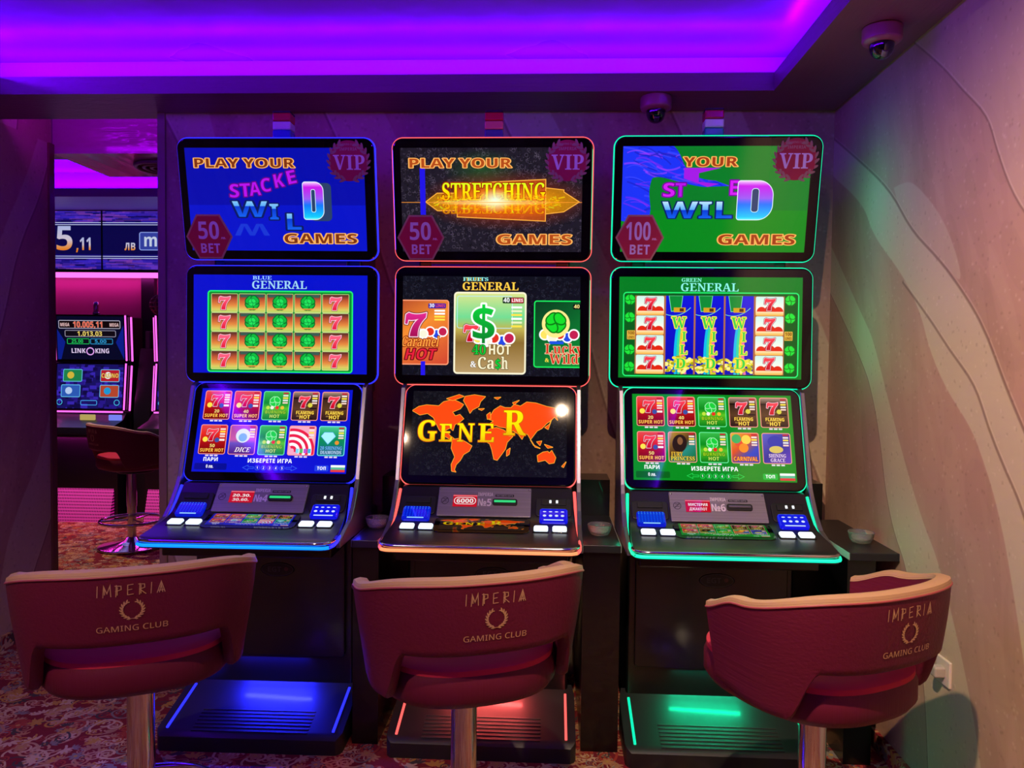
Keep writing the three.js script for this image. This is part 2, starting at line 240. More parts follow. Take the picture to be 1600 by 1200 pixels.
const topScreen = {
  blue: (g, w, h) => {
    g.fillStyle = '#060ea8'; g.fillRect(0, 0, w, h); g.fillStyle = '#0714c4'; g.fillRect(0, h * 0.55, w, h * 0.45);
    [['S', 0.232, 0.475], ['T', 0.295, 0.47], ['A', 0.352, 0.46], ['C', 0.415, 0.425], ['K', 0.49, 0.385], ['E', 0.565, 0.352]].forEach(([c, x, y], i) => letterAt(g, c, x * w, y * h, 0.064 * w, 0.13 * h, -0.04 * i, '#b414e6', '#5a0a80'));
    letterAt(g, 'W', 0.245 * w, 0.665 * h, 0.2 * w, 0.155 * h, 0, chrome2(g, -100, 0), '#0a1a60'); letterAt(g, 'I', 0.452 * w, 0.69 * h, 0.06 * w, 0.155 * h, 0, chrome2(g, -100, 0), '#0a1a60'); letterAt(g, 'L', 0.535 * w, 0.79 * h, 0.105 * w, 0.16 * h, 0, chrome2(g, -100, 0), '#0a1a60');
    g.globalAlpha = 0.22; g.save(); g.translate(0, 1.4 * h); g.scale(1, -1); letterAt(g, 'W', 0.25 * w, 0.665 * h, 0.2 * w, 0.12 * h, 0, '#58a8f0'); g.restore(); g.globalAlpha = 1;
    rr(g, 0.69 * w, 0.335 * h, 0.12 * w, 0.37 * h, 26); g.fillStyle = '#2b3f66'; g.fill(); bigD(g, 0.65 * w, 0.325 * h, 0.115 * w, 0.365 * h, dGrad(g, 0.325 * h, 0.69 * h));
    playYour(g, w, h);
  },
  red: (g, w, h) => {
    gravel(g, w, h, 4, '#1e1a26', '#6a5c72');
    const glowE = (x, y, rx, ry, c) => { g.save(); g.translate(x, y); g.scale(rx, ry); const q = g.createRadialGradient(0, 0, 0, 0, 0, 1); q.addColorStop(0, c); q.addColorStop(1, c.replace(/[\d.]+\)$/, '0)')); g.fillStyle = q; g.beginPath(); g.arc(0, 0, 1, 0, 7); g.fill(); g.restore(); };
    glowE(w * 0.45, h * 0.2, w * 0.22, h * 0.2, 'rgba(40,110,40,0.55)'); glowE(w * 0.58, h * 0.5, w * 0.5, h * 0.3, 'rgba(230,60,10,0.75)'); glowE(w * 0.55, h * 0.52, w * 0.45, h * 0.16, 'rgba(255,140,10,0.9)');
    for (const [p, c] of [[[[0.31, 0.34], [0.8, 0.3], [0.8, 0.7], [0.31, 0.66]], '#ff6a10'], [[[0.8, 0.38], [0.9, 0.4], [0.9, 0.42], [0.985, 0.515], [0.9, 0.61], [0.8, 0.63]], '#ffb000'], [[[0.2, 0.43], [0.135, 0.515], [0.2, 0.6], [0.3, 0.6], [0.3, 0.43]], '#ffb000']]) { g.beginPath(); p.forEach(([a, b], i) => g[i ? 'lineTo' : 'moveTo'](a * w, b * h)); g.closePath(); g.fillStyle = c; g.globalAlpha = 0.55; g.fill(); g.globalAlpha = 1; g.strokeStyle = '#ffb040'; g.lineWidth = 5; g.stroke(); }
    fitText(g, 'STRETCHING', w * 0.225, w * 0.8, h * 0.5, h * 0.17, SE, lin(g, 0, -70, 0, 0, [[0, '#d8ff20'], [0.5, '#ffe000'], [1, '#ffae00']]), '#a02a00', 9);
    g.save(); g.translate(0, h * 1.03); g.scale(1, -1); g.globalAlpha = 0.6; fitText(g, 'STRETCHING', w * 0.225, w * 0.8, h * 0.5, h * 0.1, SE, '#ffc000', '#c03000', 6); g.restore(); g.globalAlpha = 1;
    { const R = rng(44); g.lineCap = 'round'; for (let i = 0; i < 240; i++) { const x = w * (0.2 + 0.68 * R()), y = h * (0.515 + (R() - 0.5) * 0.2 * (1 - Math.abs(x / w - 0.54) * 1.6)); g.strokeStyle = ['#ffe000', '#ff9a00', '#d8ff20', '#ff5a10'][(R() * 4) | 0]; g.globalAlpha = 0.35 + 0.4 * R(); g.lineWidth = 2 + R() * 5; g.beginPath(); g.moveTo(x, y); g.lineTo(x + (R() - 0.5) * 70, y + (R() - 0.35) * 26); g.stroke(); } g.globalAlpha = 1; }
    glowE(w * 0.55, h * 0.5, w * 0.34, h * 0.13, 'rgba(255,230,40,0.5)'); glowE(w * 0.52, h * 0.5, w * 0.1, h * 0.12, 'rgba(235,255,240,1)'); glowE(w * 0.5, h * 0.52, w * 0.36, h * 0.035, 'rgba(255,255,200,0.9)');
    g.fillStyle = '#ff9a30'; g.fillRect(0, h * 0.517, w, 3); g.fillStyle = '#2015e0'; g.fillRect(w * 0.105, h * 0.19, w * 0.03, h * 0.45);
    playYour(g, w, h, ['PLAY', 'YOUR'], '#b04a18');
  },
  green: (g, w, h) => {
    g.fillStyle = '#0a7a26'; g.fillRect(0, 0, w, h); g.fillStyle = '#08861c'; g.fillRect(0, h * 0.6, w, h * 0.4);
    const R = rng(8); g.fillStyle = '#1c32f0'; g.beginPath(); g.moveTo(0, 0); g.lineTo(w * 0.27, 0); g.bezierCurveTo(w * 0.34, h * 0.1, w * 0.3, h * 0.3, w * 0.5, h * 0.32); g.lineTo(w * 0.58, h * 0.37); g.lineTo(w * 0.44, h * 0.38); g.bezierCurveTo(w * 0.3, h * 0.35, w * 0.2, h * 0.25, w * 0.16, h * 0.3); g.bezierCurveTo(w * 0.12, h * 0.5, w * 0.2, h * 0.6, w * 0.12, h * 0.75); g.lineTo(0, h * 0.7); g.closePath(); g.fill();
    g.save(); g.clip(); for (let i = 0; i < 130; i++) { g.strokeStyle = ['#8c28f0', '#4a50ff', '#c040ff', '#1a18b0'][(R() * 4) | 0]; g.globalAlpha = 0.5; g.lineWidth = 2 + R() * 9; g.beginPath(); const x = R() * w * 0.5, y = R() * h * 0.7; g.moveTo(x, y); g.quadraticCurveTo(x + 60, y - 40 + R() * 80, x + 130, y + R() * 60); g.stroke(); } g.restore(); g.globalAlpha = 1;
    letterAt(g, 'S', 0.215 * w, 0.47 * h, 0.075 * w, 0.13 * h, 0, '#d21cf0', '#6a0a90'); letterAt(g, 'T', 0.285 * w, 0.47 * h, 0.06 * w, 0.13 * h, 0, '#b414e6', '#6a0a90'); letterAt(g, 'E', 0.57 * w, 0.455 * h, 0.06 * w, 0.14 * h, 0, '#d21cf0', '#6a0a90');
    g.fillStyle = '#a01ce0'; g.beginPath(); g.moveTo(w * 0.33, h * 0.2); g.lineTo(w * 0.53, h * 0.2); g.lineTo(w * 0.41, h * 0.25); g.lineTo(w * 0.41, h * 0.33); g.lineTo(w * 0.52, h * 0.35); g.lineTo(w * 0.46, h * 0.38); g.lineTo(w * 0.33, h * 0.3); g.closePath(); g.fill();
    fitText(g, 'WIL', w * 0.22, w * 0.605, h * 0.675, h * 0.16, SB, chrome2(g, -73, 0), '#0a1a60', 8);
    bigD(g, 0.622 * w, 0.32 * h, 0.19 * w, 0.37 * h, dGrad(g, 0.32 * h, 0.69 * h));
    playYour(g, w, h, ['', 'YOUR'], '#a23c14');
  },
};
function title(g, w, h, a, c1, c2) { fitText(g, a, w * 0.34, w * 0.452, h * 0.048, h * 0.036, SE, c1, null, 0); fitText(g, 'GENERAL', w * 0.335, w * 0.655, h * 0.14, h * 0.082, SE, c1, c2, 5); }
const midScreen = {
  blue: (g, w, h) => {
    g.fillStyle = '#0712c8'; g.fillRect(0, 0, w, h); title(g, w, h, 'BLUE', '#9fd2ff', '#12206a');
    rr(g, w * 0.085, h * 0.165, w * 0.83, h * 0.82, 16); g.fillStyle = '#0a8a30'; g.fill(); g.strokeStyle = '#21f06a'; g.lineWidth = 8; g.stroke();
    const cw = w * 0.8 / 5, ch = h * 0.775 / 4;
    for (let i = 0; i < 5; i++) for (let j = 0; j < 4; j++) {
      const x = w * 0.1 + i * cw + 4, y = h * 0.19 + j * ch + 2, ww = cw - 9, hh = ch - 4; rr(g, x, y, ww, hh, 5);
      g.fillStyle = lin(g, 0, y, 0, y + hh, [[0, '#4a2a26'], [0.3, '#b85030'], [0.62, '#e08840'], [0.85, '#d8c860'], [1, '#a8d060']]); g.fill(); g.strokeStyle = '#f0f0a0'; g.lineWidth = 2.5; g.stroke();
      if (i === 0 || i === 4) seven(g, x + ww / 2, y + hh / 2, hh * 0.72, '#ff6a8a', '#e01a3a'); else { g.fillStyle = '#3a5a50'; g.fillRect(x + 8, y + 3, ww - 16, hh * 0.16); clover(g, x + ww / 2, y + hh * 0.48, hh * 0.78, '#10b83c', '#04662a'); clover(g, x + ww / 2, y + hh * 0.46, hh * 0.42, '#22e05a', '#0a8a3a'); g.fillStyle = '#e8963c'; g.fillRect(x + ww * 0.3, y + hh * 0.78, ww * 0.4, hh * 0.07); }
    }
  },
  red: (g, w, h) => {
    gravel(g, w, h, 12, '#10111c', '#3a3c4e'); title(g, w, h, 'FRUITS', '#ffd24a', '#5a1a00'); fitText(g, 'FRUITS', w * 0.34, w * 0.485, h * 0.048, h * 0.036, SE, '#8ff0f0', null, 0);
    const fruit = (x, y, s) => { [['#ffe060', -0.55], ['#2448e0', 0.5], ['#e03020', 0.15], ['#f4f0d8', -0.2], ['#c02050', 0.8]].forEach(([c, o], i) => { g.fillStyle = '#fff'; g.beginPath(); g.arc(x + o * s, y + (i % 2) * s * 0.12, s * 0.27, 0, 7); g.fill(); g.fillStyle = c; g.beginPath(); g.arc(x + o * s, y + (i % 2) * s * 0.12, s * 0.2, 0, 7); g.fill(); }); };
    // middle card
    rr(g, w * 0.295, h * 0.165, w * 0.4, h * 0.81, 18); g.fillStyle = lin(g, 0, h * 0.17, 0, h * 0.97, [[0, '#d8e08a'], [0.3, '#70d890'], [0.45, '#c0b050'], [0.62, '#8a6a30'], [1, '#b89a6a']]); g.fill(); g.strokeStyle = '#f6f0d0'; g.lineWidth = 10; g.stroke();
    rr(g, w * 0.31, h * 0.2, w * 0.31, h * 0.32, 12); g.strokeStyle = '#b8e8f4'; g.lineWidth = 4; g.stroke();
    rr(g, w * 0.565, h * 0.21, w * 0.12, h * 0.06, 6); g.fillStyle = '#15301c'; g.fill(); fitText(g, '40', w * 0.57, w * 0.605, h * 0.258, h * 0.045, SB, '#fff', null, 0); g.fillStyle = '#c02030'; g.fillRect(w * 0.612, h * 0.215, w * 0.07, h * 0.05); fitText(g, 'LINES', w * 0.615, w * 0.68, h * 0.256, h * 0.035, SB, '#fff', null, 0);
    for (let i = 0; i < 6; i++) { g.fillStyle = ['#fff', '#e8f0c0', '#ffe14a'][i % 3]; g.fillRect(w * 0.615, h * (0.3 + i * 0.038), w * 0.06, h * 0.02); }
    fruit(w * 0.5, h * 0.62, w * 0.13); seven(g, w * 0.39, h * 0.57, h * 0.17);
    fitText(g, '$', w * 0.385, w * 0.53, h * 0.645, h * 0.35, SB, lin(g, 0, -80, 0, 10, [[0, '#0ad43c'], [1, '#0a7a2a']]), '#fff', 8);
    fitText(g, '40', w * 0.395, w * 0.475, h * 0.785, h * 0.1, SE, '#12c838', '#053a10', 8); fitText(g, 'HOT', w * 0.485, w * 0.615, h * 0.785, h * 0.1, SB, '#f8f0c8', '#5a3a10', 7);
    fitText(g, '&', w * 0.385, w * 0.42, h * 0.915, h * 0.06, SE, '#fff', '#333', 5); fitText(g, 'Ca', w * 0.425, w * 0.525, h * 0.93, h * 0.12, SE, '#f6eec8', '#5a4a20', 7); fitText(g, '$', w * 0.525, w * 0.56, h * 0.93, h * 0.1, SB, '#12c838', '#053a10', 6); fitText(g, 'h', w * 0.56, w * 0.6, h * 0.93, h * 0.12, SE, '#f6eec8', '#5a4a20', 7);
    // card at one side
    rr(g, -w * 0.04, h * 0.245, w * 0.3, h * 0.645, 14); g.fillStyle = lin(g, 0, h * 0.25, w * 0.2, h * 0.9, [[0, '#b8502a'], [0.4, '#f08a30'], [1, '#d04a30']]); g.fill(); g.strokeStyle = '#ff9a70'; g.lineWidth = 7; g.stroke();
    rr(g, w * 0.145, h * 0.275, w * 0.1, h * 0.05, 6); g.fillStyle = '#3018a0'; g.fill(); fitText(g, '30', w * 0.15, w * 0.18, h * 0.315, h * 0.036, SB, '#fff', null, 0); fitText(g, 'LINES', w * 0.185, w * 0.24, h * 0.313, h * 0.03, SB, '#ff5060', null, 0);
    for (let i = 0; i < 4; i++) { g.fillStyle = ['#fff', '#ffe14a'][i >> 1]; g.fillRect(w * 0.18, h * (0.34 + i * 0.03), w * 0.06, h * 0.018); }
    fruit(w * 0.14, h * 0.56, w * 0.11); seven(g, w * 0.075, h * 0.49, h * 0.24, '#e02a90', '#a01050');
    fitText(g, 'Caramel', -w * 0.01, w * 0.205, h * 0.71, h * 0.1, 'bold #px serif', '#ffa040', '#7a1408', 12, -0.15); fitText(g, 'HOT', w * 0.005, w * 0.185, h * 0.84, h * 0.11, SB, '#e02038', '#5a0410', 12, -0.2);
    // card at the other side
    rr(g, w * 0.745, h * 0.245, w * 0.3, h * 0.66, 14); g.fillStyle = lin(g, w * 0.75, h * 0.25, w, h * 0.9, [[0, '#063a1c'], [0.5, '#0a6a2c'], [1, '#0c8a30']]); g.fill(); g.strokeStyle = '#1cf060'; g.lineWidth = 7; g.stroke();
    rr(g, w * 0.96, h * 0.275, w * 0.06, h * 0.05, 6); g.fillStyle = '#111'; g.fill(); fitText(g, '40', w * 0.965, w * 0.997, h * 0.315, h * 0.036, SB, '#ffe98a', null, 0);
    fruit(w * 0.87, h * 0.58, w * 0.12); g.fillStyle = '#ffe98a'; g.beginPath(); g.arc(w * 0.865, h * 0.47, h * 0.14, 0, 7); g.fill(); clover(g, w * 0.865, h * 0.46, h * 0.2, '#18d82a', '#087a14');
    g.fillStyle = '#1a50e0'; g.fillRect(w * 0.83, h * 0.645, w * 0.08, h * 0.03);
    fitText(g, 'Lucky', w * 0.805, w * 1.02, h * 0.77, h * 0.1, SE, '#d8301c', '#f4e0b0', 7); fitText(g, '&', w * 0.805, w * 0.83, h * 0.855, h * 0.04, SE, '#ffe14a', null, 0); fitText(g, 'Wild', w * 0.83, w * 0.995, h * 0.87, h * 0.1, SE, '#d8301c', '#f4e0b0', 7);
    g.fillStyle = '#2316e8'; g.fillRect(w * 0.105, h * 0.86, w * 0.025, h * 0.14);
  },
  green: (g, w, h) => {
    g.fillStyle = '#067a22'; g.fillRect(0, 0, w, h); title(g, w, h, 'GREEN', '#8af4e0', '#0a4a2a');
    rr(g, w * 0.025, h * 0.155, w * 0.955, h * 0.825, 18); g.fillStyle = '#0a5a1c'; g.fill(); g.strokeStyle = '#23f070'; g.lineWidth = 7; g.stroke();
    for (const s of [0.06, 0.935]) for (const v of [0.225, 0.4, 0.72, 0.89]) clover(g, w * s, h * v, h * 0.1, '#1ee03a', '#0a7a1a');
    for (const s of [0.045, 0.905]) { g.fillStyle = '#e0b040'; rr(g, w * s, h * 0.53, w * 0.045, h * 0.09, 4); g.fill(); fitText(g, '100', w * (s + 0.004), w * (s + 0.041), h * 0.572, h * 0.035, SB, '#6a3a00', null, 0); fitText(g, 'LINES', w * (s + 0.004), w * (s + 0.041), h * 0.61, h * 0.025, SB, '#6a3a00', null, 0); }
    const cw = w * 0.163, x0 = w * 0.092;
    for (let i = 0; i < 5; i++) {
      const x = x0 + i * cw, y0 = h * 0.185, hh = h * 0.775; g.fillStyle = '#b06a40'; g.fillRect(x - 3, y0, cw, hh);
      if (i === 0 || i === 4) for (let j = 0; j < 4; j++) { const y = y0 + j * hh / 4, q = hh / 4; rr(g, x + 4, y + 2, cw - 12, q - 3, 8); g.fillStyle = lin(g, 0, y, 0, y + q, [[0, '#c8f0e8'], [0.7, '#fff8e8'], [1, '#ffb040']]); g.fill(); g.fillStyle = '#e02810'; for (const [dx, r] of [[-0.28, 0.16], [0, 0.2], [0.28, 0.16]]) { g.beginPath(); g.arc(x + cw / 2 + dx * cw, y + q * 0.78, cw * r, Math.PI, 0); g.fill(); } seven(g, x + cw / 2, y + q * 0.42, q * 0.62); }
      else {
        g.fillStyle = lin(g, 0, y0, 0, y0 + hh, [[0, '#1018d8'], [1, '#0a0ab0']]); g.fillRect(x + 3, y0, cw - 10, hh);
        g.save(); g.beginPath(); g.rect(x + 3, y0, cw - 10, hh); g.clip();
        for (const [c, o] of [['#10b8e8', 0], ['#30d8a0', 14], ['#e8c030', 28], ['#e870a8', 42]]) { g.strokeStyle = c; g.lineWidth = 15; g.beginPath(); g.moveTo(x + cw * 0.42 + o, y0 + hh * 0.4); g.quadraticCurveTo(x + cw * 0.3 + o, y0 + hh * 0.7, x + cw * 0.36 + o * 1.3, y0 + hh); g.stroke(); }
        g.fillStyle = '#0c8a34'; g.beginPath(); g.moveTo(x + cw * 0.12, y0); g.lineTo(x + cw * 0.58, y0); g.lineTo(x + cw * 0.52, y0 + hh * 0.18); g.lineTo(x + cw * 0.2, y0 + hh * 0.2); g.closePath(); g.fill(); g.strokeStyle = '#8af0b0'; g.lineWidth = 3; g.stroke();
        g.beginPath(); g.moveTo(x, y0 + hh * 0.235); g.quadraticCurveTo(x + cw * 0.45, y0 + hh * 0.3, x + cw * 0.85, y0 + hh * 0.15); g.stroke(); g.fillStyle = '#d8a020'; g.fillRect(x + cw * 0.28, y0 + hh * 0.15, cw * 0.4, hh * 0.06); g.fillStyle = '#5a2a10'; g.fillRect(x + cw * 0.48, y0 + hh * 0.16, cw * 0.14, hh * 0.04);
        const R = rng(60 + i); for (let k = 0; k < 70; k++) { g.fillStyle = ['#ffe040', '#c8c820', '#fff090', '#a8a010'][(R() * 4) | 0]; g.beginPath(); g.ellipse(x + cw * R(), y0 + hh * (0.84 + 0.16 * R()) - hh * 0.06 * Math.sin(R() * 3), 11, 8, 0, 0, 7); g.fill(); }
        [['W', 0.22, 0.7, 0.41, 0.14], ['I', 0.56, 0.72, 0.575, 0.12], ['L', 0.5, 0.76, 0.745, 0.12], ['D', 0.35, 0.72, 0.925, 0.13]].forEach(([c, a, b, v, q]) => fitText(g, c, x + cw * a, x + cw * b, y0 + hh * v, hh * q, SE, '#3ad048', '#ffe040', 14));
        g.restore();
      }
    }
  },
};
const CARDS = {
  hot: (g, x, y, w, h, n) => { g.fillStyle = lin(g, 0, y, 0, y + h, [[0, '#e04a50'], [0.3, '#e82a20'], [0.6, '#a80e14'], [1, '#6a0408']]); g.fill(); seven(g, x + w * 0.45, y + h * 0.34, h * 0.42); g.fillStyle = '#ffe14a'; g.beginPath(); g.arc(x + w * 0.2, y + h * 0.5, w * 0.1, 0, 7); g.fill(); g.fillStyle = '#3a50a0'; g.beginPath(); g.arc(x + w * 0.65, y + h * 0.52, w * 0.09, 0, 7); g.fill(); g.fillStyle = '#f4e8e0'; g.fillRect(x + w * 0.74, y + h * 0.48, w * 0.2, h * 0.07); fitText(g, n, x + w * 0.4, x + w * 0.6, y + h * 0.77, h * 0.11, SB, '#ffe080', '#6a1000', 12); fitText(g, 'SUPER HOT', x + w * 0.05, x + w * 0.95, y + h * 0.93, h * 0.12, SB, '#ffc850', '#8a1a00', 14); },
  burning: (g, x, y, w, h) => { g.fillStyle = lin(g, 0, y, 0, y + h, [[0, '#3ab84a'], [0.4, '#0a8a1c'], [0.6, '#5ac020'], [1, '#087a18']]); g.fill(); clover(g, x + w * 0.45, y + h * 0.36, h * 0.36, '#1acc3a', '#9af0a8'); [['#e83020', 0.55], ['#e8c030', 0.75], ['#c0e040', 0.2], ['#f4f0e0', 0.36]].forEach(([c, o]) => { g.fillStyle = c; g.beginPath(); g.arc(x + w * o, y + h * 0.57, w * 0.07, 0, 7); g.fill(); }); fitText(g, 'BURNING', x + w * 0.1, x + w * 0.9, y + h * 0.78, h * 0.11, SB, '#a8d820', '#0a4a0a', 12); fitText(g, 'HOT', x + w * 0.28, x + w * 0.68, y + h * 0.93, h * 0.12, SB, '#d0e860', '#0a4a0a', 10); },
  flaming: (g, x, y, w, h) => { g.fillStyle = lin(g, 0, y, 0, y + h, [[0, '#a89080'], [0.25, '#3a2414'], [0.6, '#5a3a1c'], [1, '#2a160a']]); g.fill(); for (let k = 0; k < 9; k++) { g.fillStyle = k % 2 ? '#8a6a30' : '#1c0e06'; g.fillRect(x + (k * 37 % 80) / 100 * w, y + h * (0.2 + 0.09 * k), w * 0.26, h * 0.05); } seven(g, x + w * 0.45, y + h * 0.36, h * 0.42); g.fillStyle = '#d8d040'; g.beginPath(); g.arc(x + w * 0.68, y + h * 0.47, w * 0.09, 0, 7); g.fill(); fitText(g, 'FLAMING', x + w * 0.16, x + w * 0.86, y + h * 0.79, h * 0.12, SB, '#ffe050', '#6a2a00', 14); fitText(g, 'HOT', x + w * 0.3, x + w * 0.72, y + h * 0.95, h * 0.13, SB, '#ffe050', '#6a2a00', 14); },
  dice: (g, x, y, w, h) => { g.fillStyle = lin(g, 0, y, 0, y + h, [[0, '#a84a9a'], [0.5, '#c85aa8'], [0.62, '#6a50c0'], [1, '#4a1a80']]); g.fill(); g.fillStyle = '#dce8f4'; g.beginPath(); g.arc(x + w * 0.5, y + h * 0.36, w * 0.27, 0, 7); g.fill(); g.fillStyle = '#7ab0d8'; g.beginPath(); g.arc(x + w * 0.5, y + h * 0.42, w * 0.16, 0, 7); g.fill(); fitText(g, 'DICE', x + w * 0.22, x + w * 0.8, y + h * 0.92, h * 0.16, SE, '#f4f0ff', '#5a0a60', 14, -0.15); },
  sweet: (g, x, y, w, h) => { g.fillStyle = '#f4a8c0'; g.fill(); g.save(); g.clip(); for (let k = 0; k < 7; k++) { g.strokeStyle = k % 2 ? '#fff' : '#e82040'; g.lineWidth = h * 0.09; g.beginPath(); g.arc(x + w * 0.15, y + h * 0.85, h * (0.12 + 0.1 * k), -2, 0.4); g.stroke(); } g.restore(); [['#7ad8f0', 0.3], ['#50c060', 0.45], ['#c050d0', 0.6], ['#40b0e0', 0.75]].forEach(([c, o]) => { g.fillStyle = c; g.fillRect(x + w * o, y + h * 0.78, w * 0.12, h * 0.15); }); },
  gem: (g, x, y, w, h) => { g.fillStyle = lin(g, 0, y, 0, y + h, [[0, '#4ac890'], [0.45, '#0a8a50'], [1, '#0a6a8a']]); g.fill(); g.fillStyle = '#a8f0ff'; g.beginPath(); g.moveTo(x + w * 0.08, y + h * 0.34); g.lineTo(x + w * 0.2, y + h * 0.2); g.lineTo(x + w * 0.52, y + h * 0.2); g.lineTo(x + w * 0.64, y + h * 0.34); g.lineTo(x + w * 0.36, y + h * 0.62); g.closePath(); g.fill(); g.strokeStyle = '#3aa0d8'; g.lineWidth = 3; g.stroke(); g.fillStyle = '#e8902a'; g.beginPath(); g.arc(x + w * 0.7, y + h * 0.56, w * 0.08, 0, 7); g.fill(); fitText(g, '20 SHINING', x + w * 0.08, x + w * 0.92, y + h * 0.8, h * 0.12, SE, '#7ac8ff', '#0a2a6a', 12); fitText(g, 'DIAMONDS', x + w * 0.1, x + w * 0.9, y + h * 0.95, h * 0.12, SE, '#c8e8ff', '#0a2a6a', 12); },
  princess: (g, x, y, w, h) => { g.fillStyle = lin(g, x, y, x + w, y + h, [[0, '#c89a30'], [0.45, '#5a3a1c'], [0.6, '#2a8a80'], [1, '#0a6a30']]); g.fill(); g.fillStyle = '#2a1a18'; g.beginPath(); g.ellipse(x + w * 0.4, y + h * 0.38, w * 0.26, h * 0.3, 0.2, 0, 7); g.fill(); g.fillStyle = '#8a5a38'; g.beginPath(); g.ellipse(x + w * 0.42, y + h * 0.3, w * 0.1, h * 0.13, 0, 0, 7); g.fill(); fitText(g, 'FURY', x + w * 0.08, x + w * 0.5, y + h * 0.8, h * 0.14, SE, '#ffd040', '#4a1a00', 12); fitText(g, 'PRINCESS', x + w * 0.06, x + w * 0.94, y + h * 0.95, h * 0.14, SE, '#f4e050', '#4a1a00', 12); },
  carnival: (g, x, y, w, h) => { g.fillStyle = lin(g, x, y, x + w, y + h, [[0, '#e0c030'], [0.4, '#e05020'], [0.7, '#2040c0'], [1, '#1a3a9a']]); g.fill(); [['#e84a30', 0.3, 0.3], ['#ffd24a', 0.55, 0.22], ['#40b060', 0.2, 0.2], ['#ff8a20', 0.45, 0.5]].forEach(([c, a, b]) => { g.fillStyle = c; g.beginPath(); g.arc(x + w * a, y + h * b, w * 0.17, 0, 7); g.fill(); }); fitText(g, 'CARNIVAL', x + w * 0.06, x + w * 0.94, y + h * 0.93, h * 0.14, SB, '#ffb040', '#b01808', 14); },
  shining: (g, x, y, w, h) => { g.fillStyle = lin(g, x, y, x + w, y + h, [[0, '#5a60c8'], [0.5, '#2a2a90'], [1, '#6a40c0']]); g.fill(); g.fillStyle = '#2a34a8'; g.beginPath(); g.ellipse(x + w * 0.45, y + h * 0.28, w * 0.26, h * 0.2, 0, 0, 7); g.fill(); g.fillStyle = '#d8c060'; g.beginPath(); g.ellipse(x + w * 0.48, y + h * 0.54, w * 0.25, h * 0.12, 0, 0, 7); g.fill(); fitText(g, 'SHINING', x + w * 0.2, x + w * 0.82, y + h * 0.8, h * 0.12, SE, '#f0e0ff', '#4a0a70', 12); fitText(g, 'GRACE', x + w * 0.25, x + w * 0.78, y + h * 0.95, h * 0.12, SE, '#f0e0ff', '#4a0a70', 12); },
};
function menu(g, w, h, bg, dark, accent, low) {
  g.fillStyle = bg; g.fillRect(0, 0, w, h);
  const rows = [['hot20', 'hot40', 'burning', 'flaming', 'flaming'], low];
  rows.forEach((row, j) => row.forEach((k, i) => {
    const x = w * (0.028 + 0.194 * i), y = h * (0.03 + 0.415 * j), cw = w * 0.172, ch = h * 0.345, n = /\d+/.exec(k)?.[0];
    rr(g, x, y, cw, ch, 12); CARDS[k.replace(/\d+/, '')](g, x, y, cw, ch, n); rr(g, x, y, cw, ch, 12); g.strokeStyle = k.startsWith('burn') ? '#6af0a0' : k === 'gem' ? '#7af0e0' : '#ff9a8a'; g.lineWidth = 5; g.stroke();
    for (let q = 0; q < 5; q++) { g.fillStyle = ['#c02030', '#f0e0d8', '#ffe14a', '#e8e8e8', '#f8d0c0'][q]; g.fillRect(x + cw * 0.74, y + ch * (0.03 + q * 0.085), cw * 0.2, ch * 0.055); }
    for (let q = 0; q < 3; q++) { g.fillStyle = '#e8d8e8'; g.fillRect(x + cw * (0.28 + q * 0.17), y + ch + h * 0.01, cw * 0.13, h * 0.018); }
  }));
  fitText(g, 'ПАРИ', w * 0.065, w * 0.165, h * 0.875, h * 0.045, SB, '#fff', null, 0); rr(g, w * 0.015, h * 0.9, w * 0.21, h * 0.075, 8); g.fillStyle = dark; g.fill(); fitText(g, '0 лв.', w * 0.09, w * 0.14, h * 0.955, h * 0.04, SB, '#fff', null, 0);
  fitText(g, 'ИЗБЕРЕТЕ ИГРА', w * 0.355, w * 0.645, h * 0.885, h * 0.05, SB, '#fff', null, 0);
  for (let i = 0; i < 5; i++) { g.strokeStyle = accent; g.lineWidth = 3; g.beginPath(); g.arc(w * (0.425 + 0.04 * i), h * 0.945, h * 0.027, 0, 7); g.stroke(); fitText(g, String(i + 1), w * (0.42 + 0.04 * i), w * (0.43 + 0.04 * i), h * 0.96, h * 0.03, SB, '#fff', null, 0); }
  for (const s of [-1, 1]) { const cx = w * (0.505 + s * 0.14), l = w * 0.035 * s; g.beginPath(); g.moveTo(cx - l, h * 0.935); g.lineTo(cx, h * 0.935); g.lineTo(cx, h * 0.915); g.lineTo(cx + l, h * 0.945); g.lineTo(cx, h * 0.975); g.lineTo(cx, h * 0.955); g.lineTo(cx - l, h * 0.955); g.closePath(); g.strokeStyle = accent; g.stroke(); }
  rr(g, w * 0.795, h * 0.905, w * 0.09, h * 0.07, 8); g.fillStyle = accent; g.globalAlpha = 0.5; g.fill(); g.globalAlpha = 1; fitText(g, 'ТОП', w * 0.81, w * 0.87, h * 0.957, h * 0.04, SB, '#fff', null, 0);
  ['#f4f8f4', '#58b890', '#e03a3a'].forEach((c, i) => { g.fillStyle = c; g.fillRect(w * 0.898, h * (0.9 + i * 0.027), w * 0.092, h * 0.027); });
}
